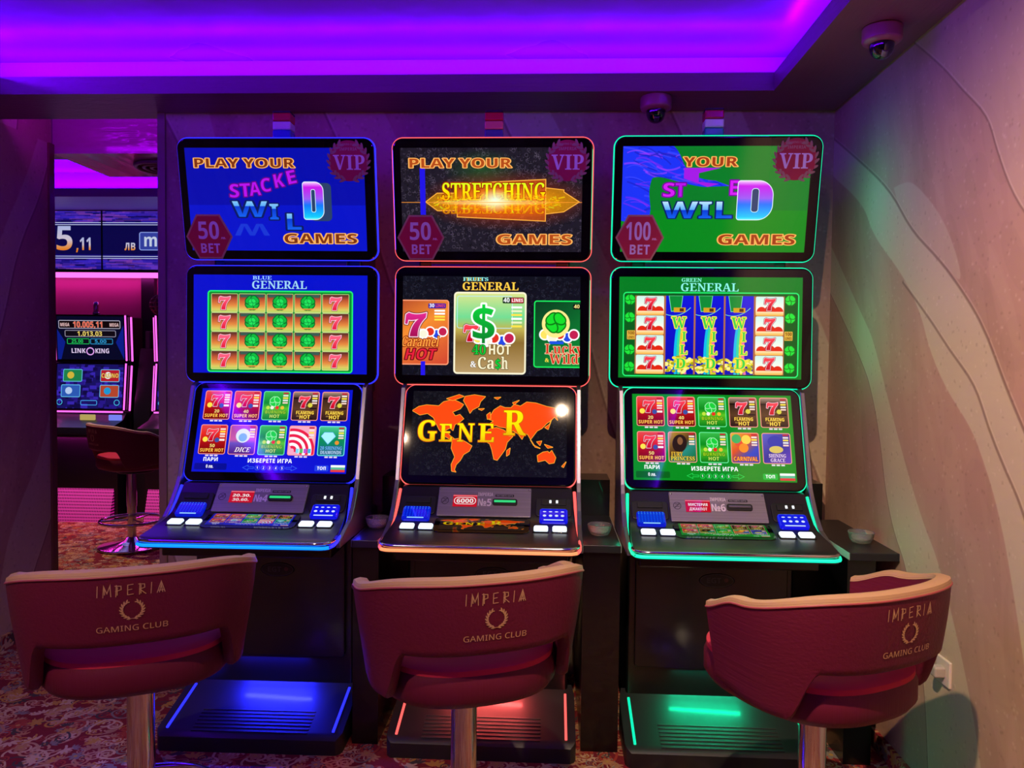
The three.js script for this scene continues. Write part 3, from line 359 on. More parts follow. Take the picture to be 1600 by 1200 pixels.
const LAND = [
  [[0, .24], [.04, .19], [.09, .17], [.17, .18], [.2, .13], [.26, .1], [.3, .13], [.33, .16], [.31, .21], [.26, .25], [.28, .3], [.31, .28], [.335, .33], [.31, .37], [.28, .4], [.27, .47], [.25, .44], [.22, .47], [.25, .53], [.28, .57], [.27, .59], [.22, .54], [.18, .46], [.16, .39], [.14, .32], [.1, .27], [.05, .29]],
  [[.27, .58], [.31, .565], [.36, .61], [.395, .65], [.38, .71], [.345, .75], [.325, .82], [.3, .87], [.29, .93], [.3, .955], [.275, .945], [.27, .87], [.29, .78], [.265, .68]],
  [[.34, .06], [.4, .04], [.47, .06], [.44, .12], [.43, .18], [.39, .22], [.375, .26], [.36, .2], [.33, .11]], [[.22, .09], [.3, .04], [.33, .06], [.26, .11]], [[.43, .21], [.465, .205], [.45, .225]],
  [[.515, .27], [.53, .22], [.57, .17], [.6, .19], [.64, .19], [.66, .15], [.7, .17], [.74, .12], [.8, .13], [.87, .17], [.93, .19], [1, .22], [.99, .26], [.93, .28], [.94, .33], [.92, .29], [.9, .33], [.87, .37], [.84, .43], [.81, .46], [.79, .51], [.77, .56], [.75, .5], [.73, .5], [.715, .56], [.69, .5], [.655, .46], [.64, .49], [.615, .43], [.57, .42], [.545, .4], [.52, .41], [.51, .38], [.53, .35], [.5, .33]],
  [[.5, .45], [.55, .43], [.6, .46], [.63, .53], [.655, .53], [.62, .6], [.61, .68], [.58, .76], [.56, .81], [.54, .8], [.525, .69], [.51, .62], [.49, .6], [.475, .54]], [[.62, .7], [.64, .67], [.635, .74], [.62, .76]],
  [[.815, .75], [.85, .71], [.88, .7], [.89, .72], [.905, .69], [.93, .77], [.92, .83], [.89, .84], [.865, .8], [.82, .82]], [[.77, .57], [.79, .63], [.83, .665], [.8, .65]], [[.81, .59], [.84, .58], [.83, .63]], [[.86, .62], [.91, .65], [.88, .66]], [[.86, .42], [.89, .38], [.9, .33], [.88, .44]], [[.97, .87], [.995, .82], [.98, .88]], [[.485, .28], [.505, .25], [.51, .32], [.49, .33]], [[.53, .07], [.57, .065], [.55, .09]], [[.65, .13], [.69, .1], [.66, .15]],
];
const touchScreen = {
  blue: (g, w, h) => menu(g, w, h, '#0814cc', '#060e90', '#3a6af0', ['hot50', 'dice', 'burning', 'sweet', 'gem']),
  green: (g, w, h) => menu(g, w, h, '#078a1e', '#066016', '#2ae05a', ['hot50', 'princess', 'burning', 'carnival', 'shining']),
  red: (g, w, h) => {
    gravel(g, w, h, 33, '#101014', '#34343c');
    for (const p of LAND) { g.beginPath(); p.forEach(([a, b], i) => g[i ? 'lineTo' : 'moveTo'](a * w, b * h)); g.closePath(); g.lineJoin = 'round'; g.strokeStyle = '#ffb030'; g.lineWidth = 7; g.stroke(); g.fillStyle = '#ff4a0c'; g.fill(); }
    const Y = lin(g, 0, -75, 0, 5, [[0, '#fff000'], [0.6, '#ffe000'], [1, '#e0b000']]);
    [['G', 0.035, 0.17, 0.6, 0.25], ['E', 0.18, 0.27, 0.6, 0.21], ['N', 0.295, 0.41, 0.6, 0.22], ['E', 0.43, 0.54, 0.6, 0.22], ['R', 0.59, 0.735, 0.515, 0.3]].forEach(([c, a, b, y, q]) => fitText(g, c, w * a, w * b, h * y, h * q, SE, Y, '#d06000', 5));
  },
};
function wreath(g, x, y, r, col, s = 1) { g.fillStyle = col; for (const d of [-1, 1]) for (let k = 0; k < 9; k++) { const a = Math.PI / 2 - d * (0.25 + k * 0.29), px = x + r * Math.cos(a), py = y + r * Math.sin(a); for (const o of [-0.55, 0.55]) { g.save(); g.translate(px, py); g.rotate(a - d * (Math.PI / 2) + o * 1.1); g.beginPath(); g.ellipse(r * 0.13, 0, r * 0.15 * s, r * 0.055 * s, 0, 0, 7); g.fill(); g.restore(); } } }
const vipC = canvas(384, 336, (g, w, h) => {
  g.clearRect(0, 0, w, h); g.fillStyle = '#bc2a40'; g.beginPath(); g.arc(w / 2, h * 0.48, h * 0.46, 0, 7); g.fill();
  wreath(g, w / 2, h * 0.49, h * 0.43, '#b08a70', 1.25); fitText(g, 'GAMING CLUB', w * 0.34, w * 0.66, h * 0.13, h * 0.045, SB, '#c09080', null, 0); fitText(g, 'IMPERIA', w * 0.32, w * 0.68, h * 0.25, h * 0.07, SB, '#c09080', null, 0);
  g.fillStyle = '#bc2a40'; g.fillRect(w * 0.13, h * 0.33, w * 0.74, h * 0.36); fitText(g, 'VIP', w * 0.18, w * 0.84, h * 0.68, h * 0.34, SE, '#f4e8f4', null, 0);
});
const betC = (n) => canvas(384, 352, (g, w, h) => {
  g.fillStyle = '#c8a078'; g.fillRect(0, 0, w, h); const hex = (k) => { g.beginPath(); [[0.5, 0], [0.25, -0.5], [-0.25, -0.5], [-0.5, 0], [-0.25, 0.5], [0.25, 0.5]].forEach(([a, b], i) => g[i ? 'lineTo' : 'moveTo'](w * (0.5 + a * k), h * (0.5 + b * k))); g.closePath(); };
  hex(0.92); g.fillStyle = '#cc2c40'; g.fill(); const wide = n.length > 2;
  fitText(g, n, w * (wide ? 0.2 : 0.25), w * (wide ? 0.73 : 0.73), h * 0.55, h * 0.4, SB, '#f6e6f0', null, 0); fitText(g, 'лв.', w * 0.75, w * 0.86, h * 0.555, h * 0.06, SB, '#f6e6f0', null, 0); fitText(g, 'BET', w * 0.28, w * 0.72, h * 0.87, h * 0.22, SB, '#f6e6f0', null, 0);
});
const plateC = (n) => canvas(768, 256, (g, w, h) => {
  const R = rng(n.charCodeAt(1)); g.fillStyle = '#8a8292'; g.fillRect(0, 0, w, h); for (let i = 0; i < 500; i++) { g.fillStyle = R() < 0.5 ? 'rgba(255,255,255,0.03)' : 'rgba(0,0,0,0.035)'; g.fillRect(0, R() * h, w, 1 + R() * 2); }
  g.strokeStyle = '#3a3440'; g.lineWidth = 5; g.beginPath(); g.arc(w * 0.075, h * 0.48, h * 0.115, 0, 7); g.stroke(); g.beginPath(); g.moveTo(w * 0.045, h * 0.56); g.lineTo(w * 0.105, h * 0.38); g.moveTo(w * 0.05, h * 0.5); g.lineTo(w * 0.1, h * 0.5); g.moveTo(w * 0.055, h * 0.42); g.lineTo(w * 0.1, h * 0.44); g.stroke();
  fitText(g, 'IMPERIA', w * 0.425, w * 0.59, h * 0.3, h * 0.12, SB, '#dcd2e0', null, 0); fitText(g, n, w * 0.425, w * 0.58, h * 0.64, h * 0.25, SB, '#e6dcea', null, 0);
  rr(g, w * 0.615, h * 0.235, w * 0.2, h * 0.085, 6); g.fillStyle = '#17141c'; g.fill(); fitText(g, 'ПОСТАВЕТЕ КАРТА', w * 0.625, w * 0.805, h * 0.3, h * 0.05, SB, '#a8a4b0', null, 0);
});
const redDisp = (a, b) => canvas(256, 160, (g, w, h) => { g.fillStyle = '#d01228'; g.fillRect(0, 0, w, h); g.fillStyle = '#ff8a94'; g.fillRect(0, h * 0.04, w, h * 0.07); if (b) { fitText(g, a, w * 0.1, w * 0.9, h * 0.5, h * 0.24, SB, '#fff', null, 0); fitText(g, b, w * 0.14, w * 0.86, h * 0.86, h * 0.24, SB, '#ffe8ea', null, 0); } else { rr(g, w * 0.06, h * 0.22, w * 0.88, h * 0.56, 40); g.strokeStyle = '#fff'; g.lineWidth = 8; g.stroke(); fitText(g, a, w * 0.14, w * 0.86, h * 0.68, h * 0.36, SB, '#fff', null, 0); } });
const dotsC = canvas(192, 192, (g, w, h) => { g.fillStyle = '#0418c8'; g.fillRect(0, 0, w, h); for (let i = 0; i < 9; i++) for (let j = 0; j < 7; j++) { g.fillStyle = j < 2 ? '#3a8cff' : '#0a4aff'; g.beginPath(); g.arc(14 + i * 20.5, 16 + j * 22, 5, 0, 7); g.fill(); } g.fillStyle = '#9ad8ff'; g.fillRect(w * 0.2, h * 0.86, w * 0.6, h * 0.08); });
const keysC = canvas(192, 192, (g, w, h) => { g.fillStyle = '#0a10e0'; g.fillRect(0, 0, w, h); for (let i = 0; i < 4; i++) for (let j = 0; j < 2; j++) { g.fillStyle = '#dce8ff'; g.beginPath(); g.ellipse(34 + i * 41, 50 + j * 58, 12, j ? 15 : 8, 0, 0, 7); g.fill(); } g.fillStyle = '#cfe4ff'; g.fillRect(w * 0.15, h * 0.84, w * 0.7, h * 0.08); g.fillStyle = '#6a9aff'; g.fillRect(0, 0, w, 8); });
const printC = canvas(768, 640, (g, w, h) => {                 // gold print on the chair backs
  g.clearRect(0, 0, w, h); g.strokeStyle = g.fillStyle = '#c8a274'; g.lineWidth = 9; g.lineCap = 'round';
  const L = { I: [[[0.3, 0], [0.2, 1]]], M: [[[0, 1.05], [0.12, 0.05], [0.45, 0.7], [0.8, 0], [0.86, 1]], [[0.2, 0.2], [0.2, 0.8]]], P: [[[0.2, 0], [0.12, 1.05]], [[0.05, 0.06], [0.7, 0.1], [0.72, 0.42], [0.12, 0.55]], [[0.3, 0.2], [0.28, 0.9]]], E: [[[0.72, 0.02], [0.15, 0.06], [0.12, 0.95], [0.75, 0.92]], [[0.2, 0.5], [0.6, 0.46]]], R: [[[0.2, 0], [0.14, 1]], [[0.05, 0.04], [0.7, 0.08], [0.72, 0.4], [0.16, 0.52], [0.85, 0.98]], [[0.32, 0.16], [0.3, 0.9]]], A: [[[0.05, 1], [0.5, 0], [0.92, 0.98]], [[0.2, 0.82], [0.75, 0.8]], [[0.3, 0.98], [0.5, 0.3], [0.66, 0.98]]] };
  let x = 30; for (const c of 'IMPERIA') { const cw = c === 'I' ? 46 : 92; for (const p of L[c]) { g.beginPath(); p.forEach(([a, b], i) => g[i ? 'lineTo' : 'moveTo'](x + a * (c === 'I' ? 60 : 90), 40 + b * 130)); g.stroke(); } x += cw + 23; }
  wreath(g, w * 0.5, 345, 108, '#c8a274', 1.3); g.lineWidth = 4; g.beginPath(); g.arc(w * 0.5, 345, 108, -0.9, Math.PI + 0.9); g.stroke(); g.beginPath(); g.moveTo(w * 0.5 - 40, 470); g.quadraticCurveTo(w * 0.5, 440, w * 0.5 + 45, 468); g.stroke();
  fitText(g, 'GAMING CLUB', 10, w - 10, 600, 70, '#px sans-serif', '#c8a274', null, 0);
});

// ---------------------------------------------------------------- slot machines
const M = {
  bezel: phys({ color: 0x050508, roughness: 0.04 }),
  body: phys({ color: 0x060609, roughness: 0.3, clearcoat: 0.4, clearcoatRoughness: 0.12 }),
  tread: phys({ color: 0x18181c, roughness: 0.5, clearcoat: 0.22, clearcoatRoughness: 0.14 }),
  satin: std({ color: 0x0c0c12, roughness: 0.45 }),
  deck: phys({ color: 0x15141c, roughness: 0.32, clearcoat: 0.3, clearcoatRoughness: 0.2 }),
  silver: std({ color: 0x8d8894, metalness: 0.85, roughness: 0.32 }),
  chrome: std({ color: 0xc8c8cc, metalness: 1, roughness: 0.12 }),
  black: std({ color: 0x030304, roughness: 0.5 }),
  button: std({ color: 0xdfe8ff, roughness: 0.3, emissive: new THREE.Color().setRGB(0.75, 0.95, 1), emissiveIntensity: 1.1 }),
};
const SCR = 1.08;
function screenMat(c, k = SCR) { return phys({ color: 0x020203, roughness: 0.035, emissive: 0xffffff, emissiveMap: tex(c), emissiveIntensity: k }); }
function loft(st) {   // closed body lofted through rectangles {z, y1, y0, w}
  const p = [], idx = [], n = st.length;
  for (const s of st) p.push(-s.w, s.y1, s.z, s.w, s.y1, s.z, s.w, s.y0, s.z, -s.w, s.y0, s.z);
  for (let i = 0; i < n - 1; i++) for (let k = 0; k < 4; k++) { const a = i * 4 + k, b = i * 4 + (k + 1) % 4; idx.push(a, a + 4, b, b, a + 4, b + 4); }
  const e = (n - 1) * 4; idx.push(0, 1, 2, 0, 2, 3, e, e + 2, e + 1, e, e + 3, e + 2);
  const g = new THREE.BufferGeometry(); g.setAttribute('position', new THREE.Float32BufferAttribute(p, 3)); g.setIndex(idx);
  return toCreasedNormals(g, 0.6);
}
const PROFILE = [[0.13, 0.93], [0.165, 0.925], [0.19, 0.896], [0.22, 0.862], [0.25, 0.834], [0.28, 0.82], [0.33, 0.808], [0.4, 0.798], [0.45, 0.792], [0.475, 0.788], [0.488, 0.784], [0.496, 0.778]];
const deckY = (z) => { for (let i = 1; i < PROFILE.length; i++) if (z <= PROFILE[i][0]) { const [a, b] = [PROFILE[i - 1], PROFILE[i]]; return b[1] + (a[1] - b[1]) * (b[0] - z) / (b[0] - a[0]); } return 0.78; };
const deckW = (z) => { const base = 0.31 + 0.02 * Math.min(1, Math.max(0, (z - 0.13) / 0.25)); const r = 0.035, d = z - (0.497 - r); return d > 0 ? base - r + Math.sqrt(Math.max(0, r * r - d * d)) : base; };
const G = {   // geometry shared by the three machines
  bigPanel: slab(0.759, 0.457, 0.04, 0.055, 0.006), bigRing: ring(0.7665, 0.4645, 0.044, 0.0062, 0.012).translate(0, 0, -0.024), bigScreen: new THREE.PlaneGeometry(0.69, 0.386),
  touchPanel: slab(0.656, 0.386, 0.038, 0.05, 0.006), touchRing: ring(0.6635, 0.3935, 0.042, 0.0062, 0.014).translate(0, 0, -0.024), touchScreen: new THREE.PlaneGeometry(0.592, 0.328),
  deck: loft(PROFILE.map(([z, y]) => ({ z, y1: y, y0: Math.max(0.758, y - 0.06), w: deckW(z) }))),
  button: rbox(0.05, 0.014, 0.036, 0.007, 3), buttonRim: rbox(0.058, 0.006, 0.044, 0.003),
};
function onDeck(o, x, z, lift = 0.002) { o.position.set(x, deckY(z) + lift, z); o.rotation.x = Math.atan2(deckY(z - 0.015) - deckY(z + 0.015), 0.03); return o; }
function sideTrim(s) {
  const sh = new THREE.Shape(); [[-0.06, 1.3], [0.0, 1.3], [0.035, 1.285], [0.15, 0.945], [0.17, 0.915], [0.22, 0.855], [0.27, 0.815], [0.35, 0.792], [0.42, 0.774], [0.42, 0.755], [-0.06, 0.745]].forEach(([z, y], i) => sh[i ? 'lineTo' : 'moveTo'](z, y));
  const g = new THREE.ExtrudeGeometry(sh, { depth: 0.012, bevelEnabled: true, bevelSize: 0.002, bevelThickness: 0.002, bevelSegments: 1 });
  return g.rotateY(-Math.PI / 2).translate(s > 0 ? 0.345 : -0.333, 0, 0);
}
function hexGeo() { const s = new THREE.Shape(); [[0.5, 0], [0.25, 0.5], [-0.25, 0.5], [-0.5, 0], [-0.25, -0.5], [0.25, -0.5]].forEach(([a, b], i) => s[i ? 'lineTo' : 'moveTo'](a * 0.183, b * 0.17)); const g = new THREE.ExtrudeGeometry(s, { depth: 0.004, bevelEnabled: false }); return planarUV(g, 'x', 'y', 1 / 0.183, 1 / 0.17, -0.0915, -0.085); }
const HEX = hexGeo(), vipMat = std({ map: tex(vipC), transparent: true, alphaTest: 0.5, roughness: 0.4 }), VIPG = new THREE.PlaneGeometry(0.186, 0.163);
function makeMachine(spec) {
  const { kind, led, k, label, no, bet, disp, tower, x, z, turn } = spec;
  const o = thing('slot_machine', label, 'slot machine', [x, 0, z], turn, 'slot machines against the plaster wall');
  const ledMat = glow(led, k), stripMat = glow(spec.led2, k), scr = { top: tex(canvas(1024, 572, topScreen[kind])), mid: tex(canvas(1024, 572, midScreen[kind])), touch: canvas(1024, 568, touchScreen[kind]) };
  const sm = (t) => phys({ color: 0x020203, roughness: 0.035, emissive: 0xffffff, emissiveMap: t, emissiveIntensity: SCR });
  // cabinet
  part('cabinet', merge([at(rbox(0.62, 0.66, 0.44, 0.012), 0, 0.425, -0.14), at(rbox(0.58, 0.62, 0.3, 0.01), 0, 1.03, -0.2), at(rbox(0.6, 0.86, 0.27, 0.012), 0, 1.68, -0.205), at(rbox(0.5, 0.6, 0.08, 0.006), 0, 1.6, -0.085), at(rbox(0.6, 0.06, 0.46, 0.006), 0, 0.73, 0.14)]), M.body, o);
  for (const s of [-1, 1]) part('side_trim', sideTrim(s), M.silver, o);
  // displays
  const disps = [['top_display', 'big', 2.0055, 0.0425, 0.1863, scr.top, 'upper'], ['middle_display', 'big', 1.5285, 0.0045, -0.02, scr.mid], ['touch_display', 'touch', 1.115, 0.09, -0.3185, tex(scr.touch)]];
  for (const [nm, sz, y, zz, rx, t] of disps) {
    const p = part(nm, G[sz + 'Panel'], M.bezel, o); p.position.set(0, y, zz); p.rotation.x = rx;
    const s = part('screen', G[sz + 'Screen'], sm(t), p, 'glowing game screen'); s.position.set(sz === 'big' ? -0.004 : -0.002, nm === 'touch_display' ? 0.004 : 0, 0.0012);
    part('light_frame', G[sz + 'Ring'], ledMat, p, 'coloured light edging');
    rectLight(p, spec.glowCol[nm], spec.glowK[nm], sz === 'big' ? 0.69 : 0.59, sz === 'big' ? 0.386 : 0.328, [0, 0, 0.004], [0, 0, 1]);
    if (sz === 'big') for (const e of [-1, 1]) rectLight(p, led, k * 14, 0.012, 0.38, [e * 0.3845, 0, -0.018], [e, 0, 0]);
    if (nm === 'top_display') {
      const v = part('vip_badge', VIPG, vipMat, p, 'round burgundy VIP sticker with a wreath'); v.position.set(0.283, 0.142, 0.004);
      const b = part('bet_badge', HEX, std({ map: tex(betC(bet)), roughness: 0.4 }), p, 'red hexagonal bet plate'); b.position.set(-0.277, -0.14, 0.002);
    }
  }
  // signal tower
  const tw = part('signal_tower', merge([at(rbox(0.06, 0.05, 0.05, 0.004), 0, 2.215, -0.03), at(rbox(0.07, 0.012, 0.06, 0.004), 0, 2.248, -0.03), at(rbox(0.07, 0.008, 0.06, 0.003), 0, 2.355, -0.03)]), M.satin, o);
  tower.forEach((c, i) => part('lamp_segment', at(rbox(0.072, 0.032, 0.062, 0.006, 3), 0, 2.27 + i * 0.033, -0.03), phys({ color: c, roughness: 0.25, clearcoat: 0.4 }), tw));
  // button deck
  const d = part('button_deck', G.deck, M.deck, o);
  const lf = [[-0.3225, 0.915, 0.165], [-0.326, 0.86, 0.205], [-0.331, 0.815, 0.25], [-0.335, 0.79, 0.32], [-0.336, 0.776, 0.42], [-0.334, 0.771, 0.462], [-0.325, 0.7695, 0.487], [-0.3, 0.769, 0.4985], [0, 0.769, 0.4985]];
  const path = [...lf, ...lf.slice(0, -1).reverse().map(([a, b, c]) => [-a, b, c])];
  part('light_strip', tube(path.slice(6, 11), 0.0058, 60, 8), stripMat, d, 'bright light line along the front of the deck');
  part('light_strip', tube(path.slice(0, 7), 0.0056, 50, 8), ledMat, d, 'coloured light line down the side of the deck'); part('light_strip', tube(path.slice(10), 0.0056, 50, 8), ledMat, d, 'coloured light line down the side of the deck');
  rectLight(o, led, k * 14, 0.6, 0.014, [0, 0.762, 0.503], [0, -0.7, 0.7]);
  for (const s of [-1, 1]) rectLight(o, led, k * 11, 0.26, 0.012, [s * 0.353, 0.782, 0.3], [s, -0.25, 0]);
  part('front_lip', tube([[-0.33, 0.783, 0.44], [-0.327, 0.782, 0.468], [-0.31, 0.782, 0.489], [-0.28, 0.782, 0.495], [0, 0.782, 0.496], [0.28, 0.782, 0.495], [0.31, 0.782, 0.489], [0.327, 0.782, 0.468], [0.33, 0.783, 0.44]], 0.0065, 80, 8), M.chrome, d, 'polished metal lip');
  // face plate on the steep part of the deck
  const fp = part('face_plate', planarUV(slab(0.34, 0.122, 0.004, 0.01, 0.002), 'x', 'y', 1 / 0.34, 1 / 0.122, -0.17, -0.061), std({ map: tex(plateC(no)), metalness: 0.35, roughness: 0.38 }), o, 'brushed metal plate with the machine number');
  fp.position.set(-0.005, 0.882, 0.214); fp.rotation.x = -Math.atan2(0.088, 0.092) + 0.02;
  const rd = part('small_display', new THREE.PlaneGeometry(0.088, 0.05), screenMat(canvasOf(disp), 0.85), fp, 'small red display'); rd.position.set(-0.071, 0.002, 0.0015);
  const cs = part('card_slot', slab(0.09, 0.026, 0.008, 0.008, 0.002), M.black, fp); cs.position.set(0.075, -0.002, 0.007);
  const cl = part('slot_light', rbox(0.078, 0.009, 0.004, 0.002), spec.slotLit ? glow(new THREE.Color().setRGB(0.02, 0.75, 0.22), 0.9) : M.silver, fp); cl.position.set(0.075, -0.001, 0.008);
  for (const s of [-1, 1]) { const b = part('bolt', new THREE.SphereGeometry(0.0035, 10, 8), M.chrome, fp); b.position.set(s * 0.163, 0.05, 0.002); }
  // button-deck screen
  const ds = part('deck_screen_bezel', slab(0.34, 0.125, 0.03, 0.006, 0.002), M.bezel, d); onDeck(ds, -0.005, 0.312, 0.006); ds.rotation.x += -Math.PI / 2;
  const dsm = part('deck_screen', new THREE.PlaneGeometry(0.3, 0.092), sm(tex(scr.touch)), ds, 'small glowing screen set in the deck'); dsm.position.set(0, 0.004, 0.001);
  dsm.material.emissiveIntensity = 0.55;
  // bill acceptor and ticket slot
  for (const s of [-1, 1]) {
    const hx = s * 0.247, hs = part(s < 0 ? 'bill_acceptor' : 'ticket_reader', slab(0.13, 0.075, 0.012, 0.014, 0.003), M.satin, d); hs.position.set(hx, 0.868, 0.222); hs.rotation.x = -0.75;
    const slot = part('slot', rbox(0.09, 0.024, 0.006, 0.002), M.black, hs); slot.position.set(0, 0.02, 0.002);
    if (s > 0) for (const q of [-1, 1]) { const lp = part('indicator', rbox(0.008, 0.012, 0.003, 0.001), glow(new THREE.Color(0.9, 0.95, 1), 1.2), hs); lp.position.set(q * 0.012, 0.02, 0.006); }
    const gl = part('lit_bezel', planarUV(slab(0.1, 0.066, 0.01, 0.016, 0.004), 'x', 'y', 1 / 0.1, 1 / 0.066, -0.05, -0.033), screenMat(s < 0 ? dotsC : keysC, 1.0), hs, 'blue lit bezel'); gl.position.set(0, -0.04, 0.014); gl.rotation.x = -0.25;
  }
  for (const bx of [-0.266, -0.2, 0.203, 0.268]) { const b = part('button', G.button, M.button, d, 'white lit button'); onDeck(b, bx, 0.335, 0.007); part('button_rim', G.buttonRim, M.bezel, b).position.y = -0.006; }
  for (const s of [-1, 1]) rectLight(d, new THREE.Color(0.35, 0.6, 1), 1.6, 0.12, 0.04, [s * 0.235, 0.826, 0.335], [0, 0.95, 0.3]);
  // locks and badge on the door below the deck
  const door = part('door', slab(0.56, 0.47, 0.012, 0.024, 0.003).translate(0, 0.485, 0.102), M.body, o);
  part('light_strip', rbox(0.27, 0.006, 0.01, 0.002).translate(0, 0.2535, 0.092), ledMat, door, 'coloured light line under the door');
  rectLight(o, led, k * spec.footK, 0.27, 0.012, [0, 0.242, 0.093], [0, -0.9, 0.43]);
  for (const s of [0, 1]) part('lock', new THREE.CylinderGeometry(0.0085, 0.0085, 0.014, 16).rotateX(Math.PI / 2).translate(s * 0.045 - 0.01, 0.69, 0.104), M.chrome, o);
  const bd = part('badge', lathe([[0, 0.003], [0.06, 0.003], [0.066, 0], [0, 0]], 36).rotateX(Math.PI / 2).scale(1, 0.42, 1), std({ map: badgeTex, roughness: 0.4 }), o, 'dark oval maker badge'); bd.position.set(0.02, 0.585, 0.1025);
  planarUV(bd.geometry, 'x', 'y', 1 / 0.132, 1 / 0.056, -0.066, -0.028);
  // foot rest
  const fr = part('foot_rest', loft([{ z: 0.06, y1: 0.15, y0: 0.0, w: 0.325 }, { z: 0.1, y1: 0.128, y0: 0.0, w: 0.334 }, { z: 0.335, y1: 0.07, y0: 0.0, w: 0.334 }, { z: 0.352, y1: 0.064, y0: 0.0, w: 0.328 }, { z: 0.363, y1: 0.052, y0: 0.0, w: 0.315 }]), M.tread, o);
  const slope = Math.atan2(0.058, 0.235);
  for (const s of [-1, 1]) { const l = part('light_strip', rbox(0.009, 0.006, 0.245, 0.002), ledMat, fr, 'coloured light line'); l.position.set(s * 0.3, 0.101, 0.2175); l.rotation.x = slope; rectLight(o, led, k * 2, 0.24, 0.009, [s * 0.3, 0.108, 0.2175], [-s * 0.3, 0.95, 0]).rotateZ(Math.PI / 2); }
  for (let i = 0; i < 7; i++) { const rb = part('rib', rbox(0.42, 0.004, 0.007, 0.0018), M.tread, fr); rb.position.set(0, 0.0945 - i * 0.00445 + 0.0005, 0.235 + i * 0.018); rb.rotation.x = slope; }
  return o;
}
const canvasOf = (d) => redDisp(...d);
const badgeTex = tex(canvas(256, 112, (g, w, h) => { g.fillStyle = '#14131a'; g.fillRect(0, 0, w, h); g.strokeStyle = '#3c3a48'; g.lineWidth = 6; g.beginPath(); g.ellipse(w / 2, h / 2, w * 0.46, h * 0.43, 0, 0, 7); g.stroke(); fitText(g, 'EGT', w * 0.2, w * 0.62, h * 0.66, h * 0.36, SB, '#45434f', null, 0); g.fillStyle = '#5a3036'; g.beginPath(); g.arc(w * 0.76, h * 0.46, h * 0.14, 0, 7); g.fill(); }));
const rgb = (r, g, b) => new THREE.Color().setRGB(r, g, b);
const MACHINES = [
  { kind: 'blue', footK: 230, led2: rgb(0.0, 0.16, 1.0), led: rgb(0.015, 0.018, 1.0), k: 2.4, label: 'slot machine number 4 with blue light edging and blue screens', no: '№4', bet: '50', disp: ['20.30.', '30.60.'], slotLit: true, tower: [0x2a6ad8, 0xf0e0e0, 0xd01c30], x: -1.049, z: -3.009, turn: 0.0077,
    glowCol: { top_display: rgb(0.08, 0.06, 1), middle_display: rgb(0.4, 0.35, 1), touch_display: rgb(0.4, 0.3, 1) }, glowK: { top_display: 0.35, middle_display: 0.35, touch_display: 0.35 } },
  { kind: 'red', footK: 140, led2: rgb(1.0, 0.26, 0.1), led: rgb(1.0, 0.10, 0.09), k: 1.6, label: 'slot machine number 5 with coral red light edging and dark screens', no: '№5', bet: '50', disp: ['6000'], slotLit: true, tower: [0x4a7088, 0xf09078, 0xd01c30], x: -0.219, z: -3.012, turn: -0.0046,
    glowCol: { top_display: rgb(1, 0.4, 0.1), middle_display: rgb(0.9, 0.8, 0.6), touch_display: rgb(1, 0.35, 0.08) }, glowK: { top_display: 0.2, middle_display: 0.25, touch_display: 0.2 } },
  { kind: 'green', footK: 95, led2: rgb(0.0, 0.85, 0.46), led: rgb(0.0, 0.85, 0.38), k: 1.5, label: 'slot machine number 6 with green light edging and green screens', no: '№6', bet: '100', disp: ['МИСТЕРИЯ', 'ДЖАКПОТ'], slotLit: false, tower: [0x14a088, 0xf4e8c8, 0xc81838], x: 0.619, z: -2.996, turn: -0.0031,
    glowCol: { top_display: rgb(0.12, 1, 0.25), middle_display: rgb(0.35, 1, 0.4), touch_display: rgb(0.3, 1, 0.3) }, glowK: { top_display: 0.25, middle_display: 0.35, touch_display: 0.3 } },
];
MACHINES.forEach(makeMachine);

// ---------------------------------------------------------------- counters between the machines
const counterMat = phys({ color: 0x06060a, roughness: 0.28, clearcoat: 0.2 }), counterTop = std({ color: 0x1a1a20, roughness: 0.35 }), edgeMat = std({ color: 0xa0a0a4, roughness: 0.35 });
function counter(label, x0, x1, z1, cab0 = x0, cab1 = x1) {
  const o = thing('side_counter', label, 'counter', [(x0 + x1) / 2, 0, -2.9], 0, 'black counters beside the slot machines'), cx = (x0 + x1) / 2, w = x1 - x0, zf = z1 + 2.9;
  part('cabinet', box(cab0 - cx, cab1 - cx, 0, 0.722, -0.515, zf - 0.02), counterMat, o);
  part('top', at(rbox(w, 0.028, zf + 0.35, 0.003), 0, 0.736, (zf - 0.35) / 2), counterTop, o);
  part('riser', box(cab0 - cx, cab1 - cx, 0.722, 0.9, -0.515, -0.34), counterMat, o);
  for (const s of [-1, 1]) part('edge_band', box(s > 0 ? w / 2 : -w / 2 - 0.002, s > 0 ? w / 2 + 0.002 : -w / 2, 0.724, 0.748, -0.33, zf - 0.004), edgeMat, o);
  return o;
}
counter('narrow black counter between the blue-lit and red-lit machines', -0.694, -0.6, -2.72);
counter('narrow black counter between the red-lit and green-lit machines', 0.133, 0.265, -2.72);
counter('black counter between the green-lit machine and the plaster wall', 1.045, 1.212, -2.69, 1.045, 1.14);
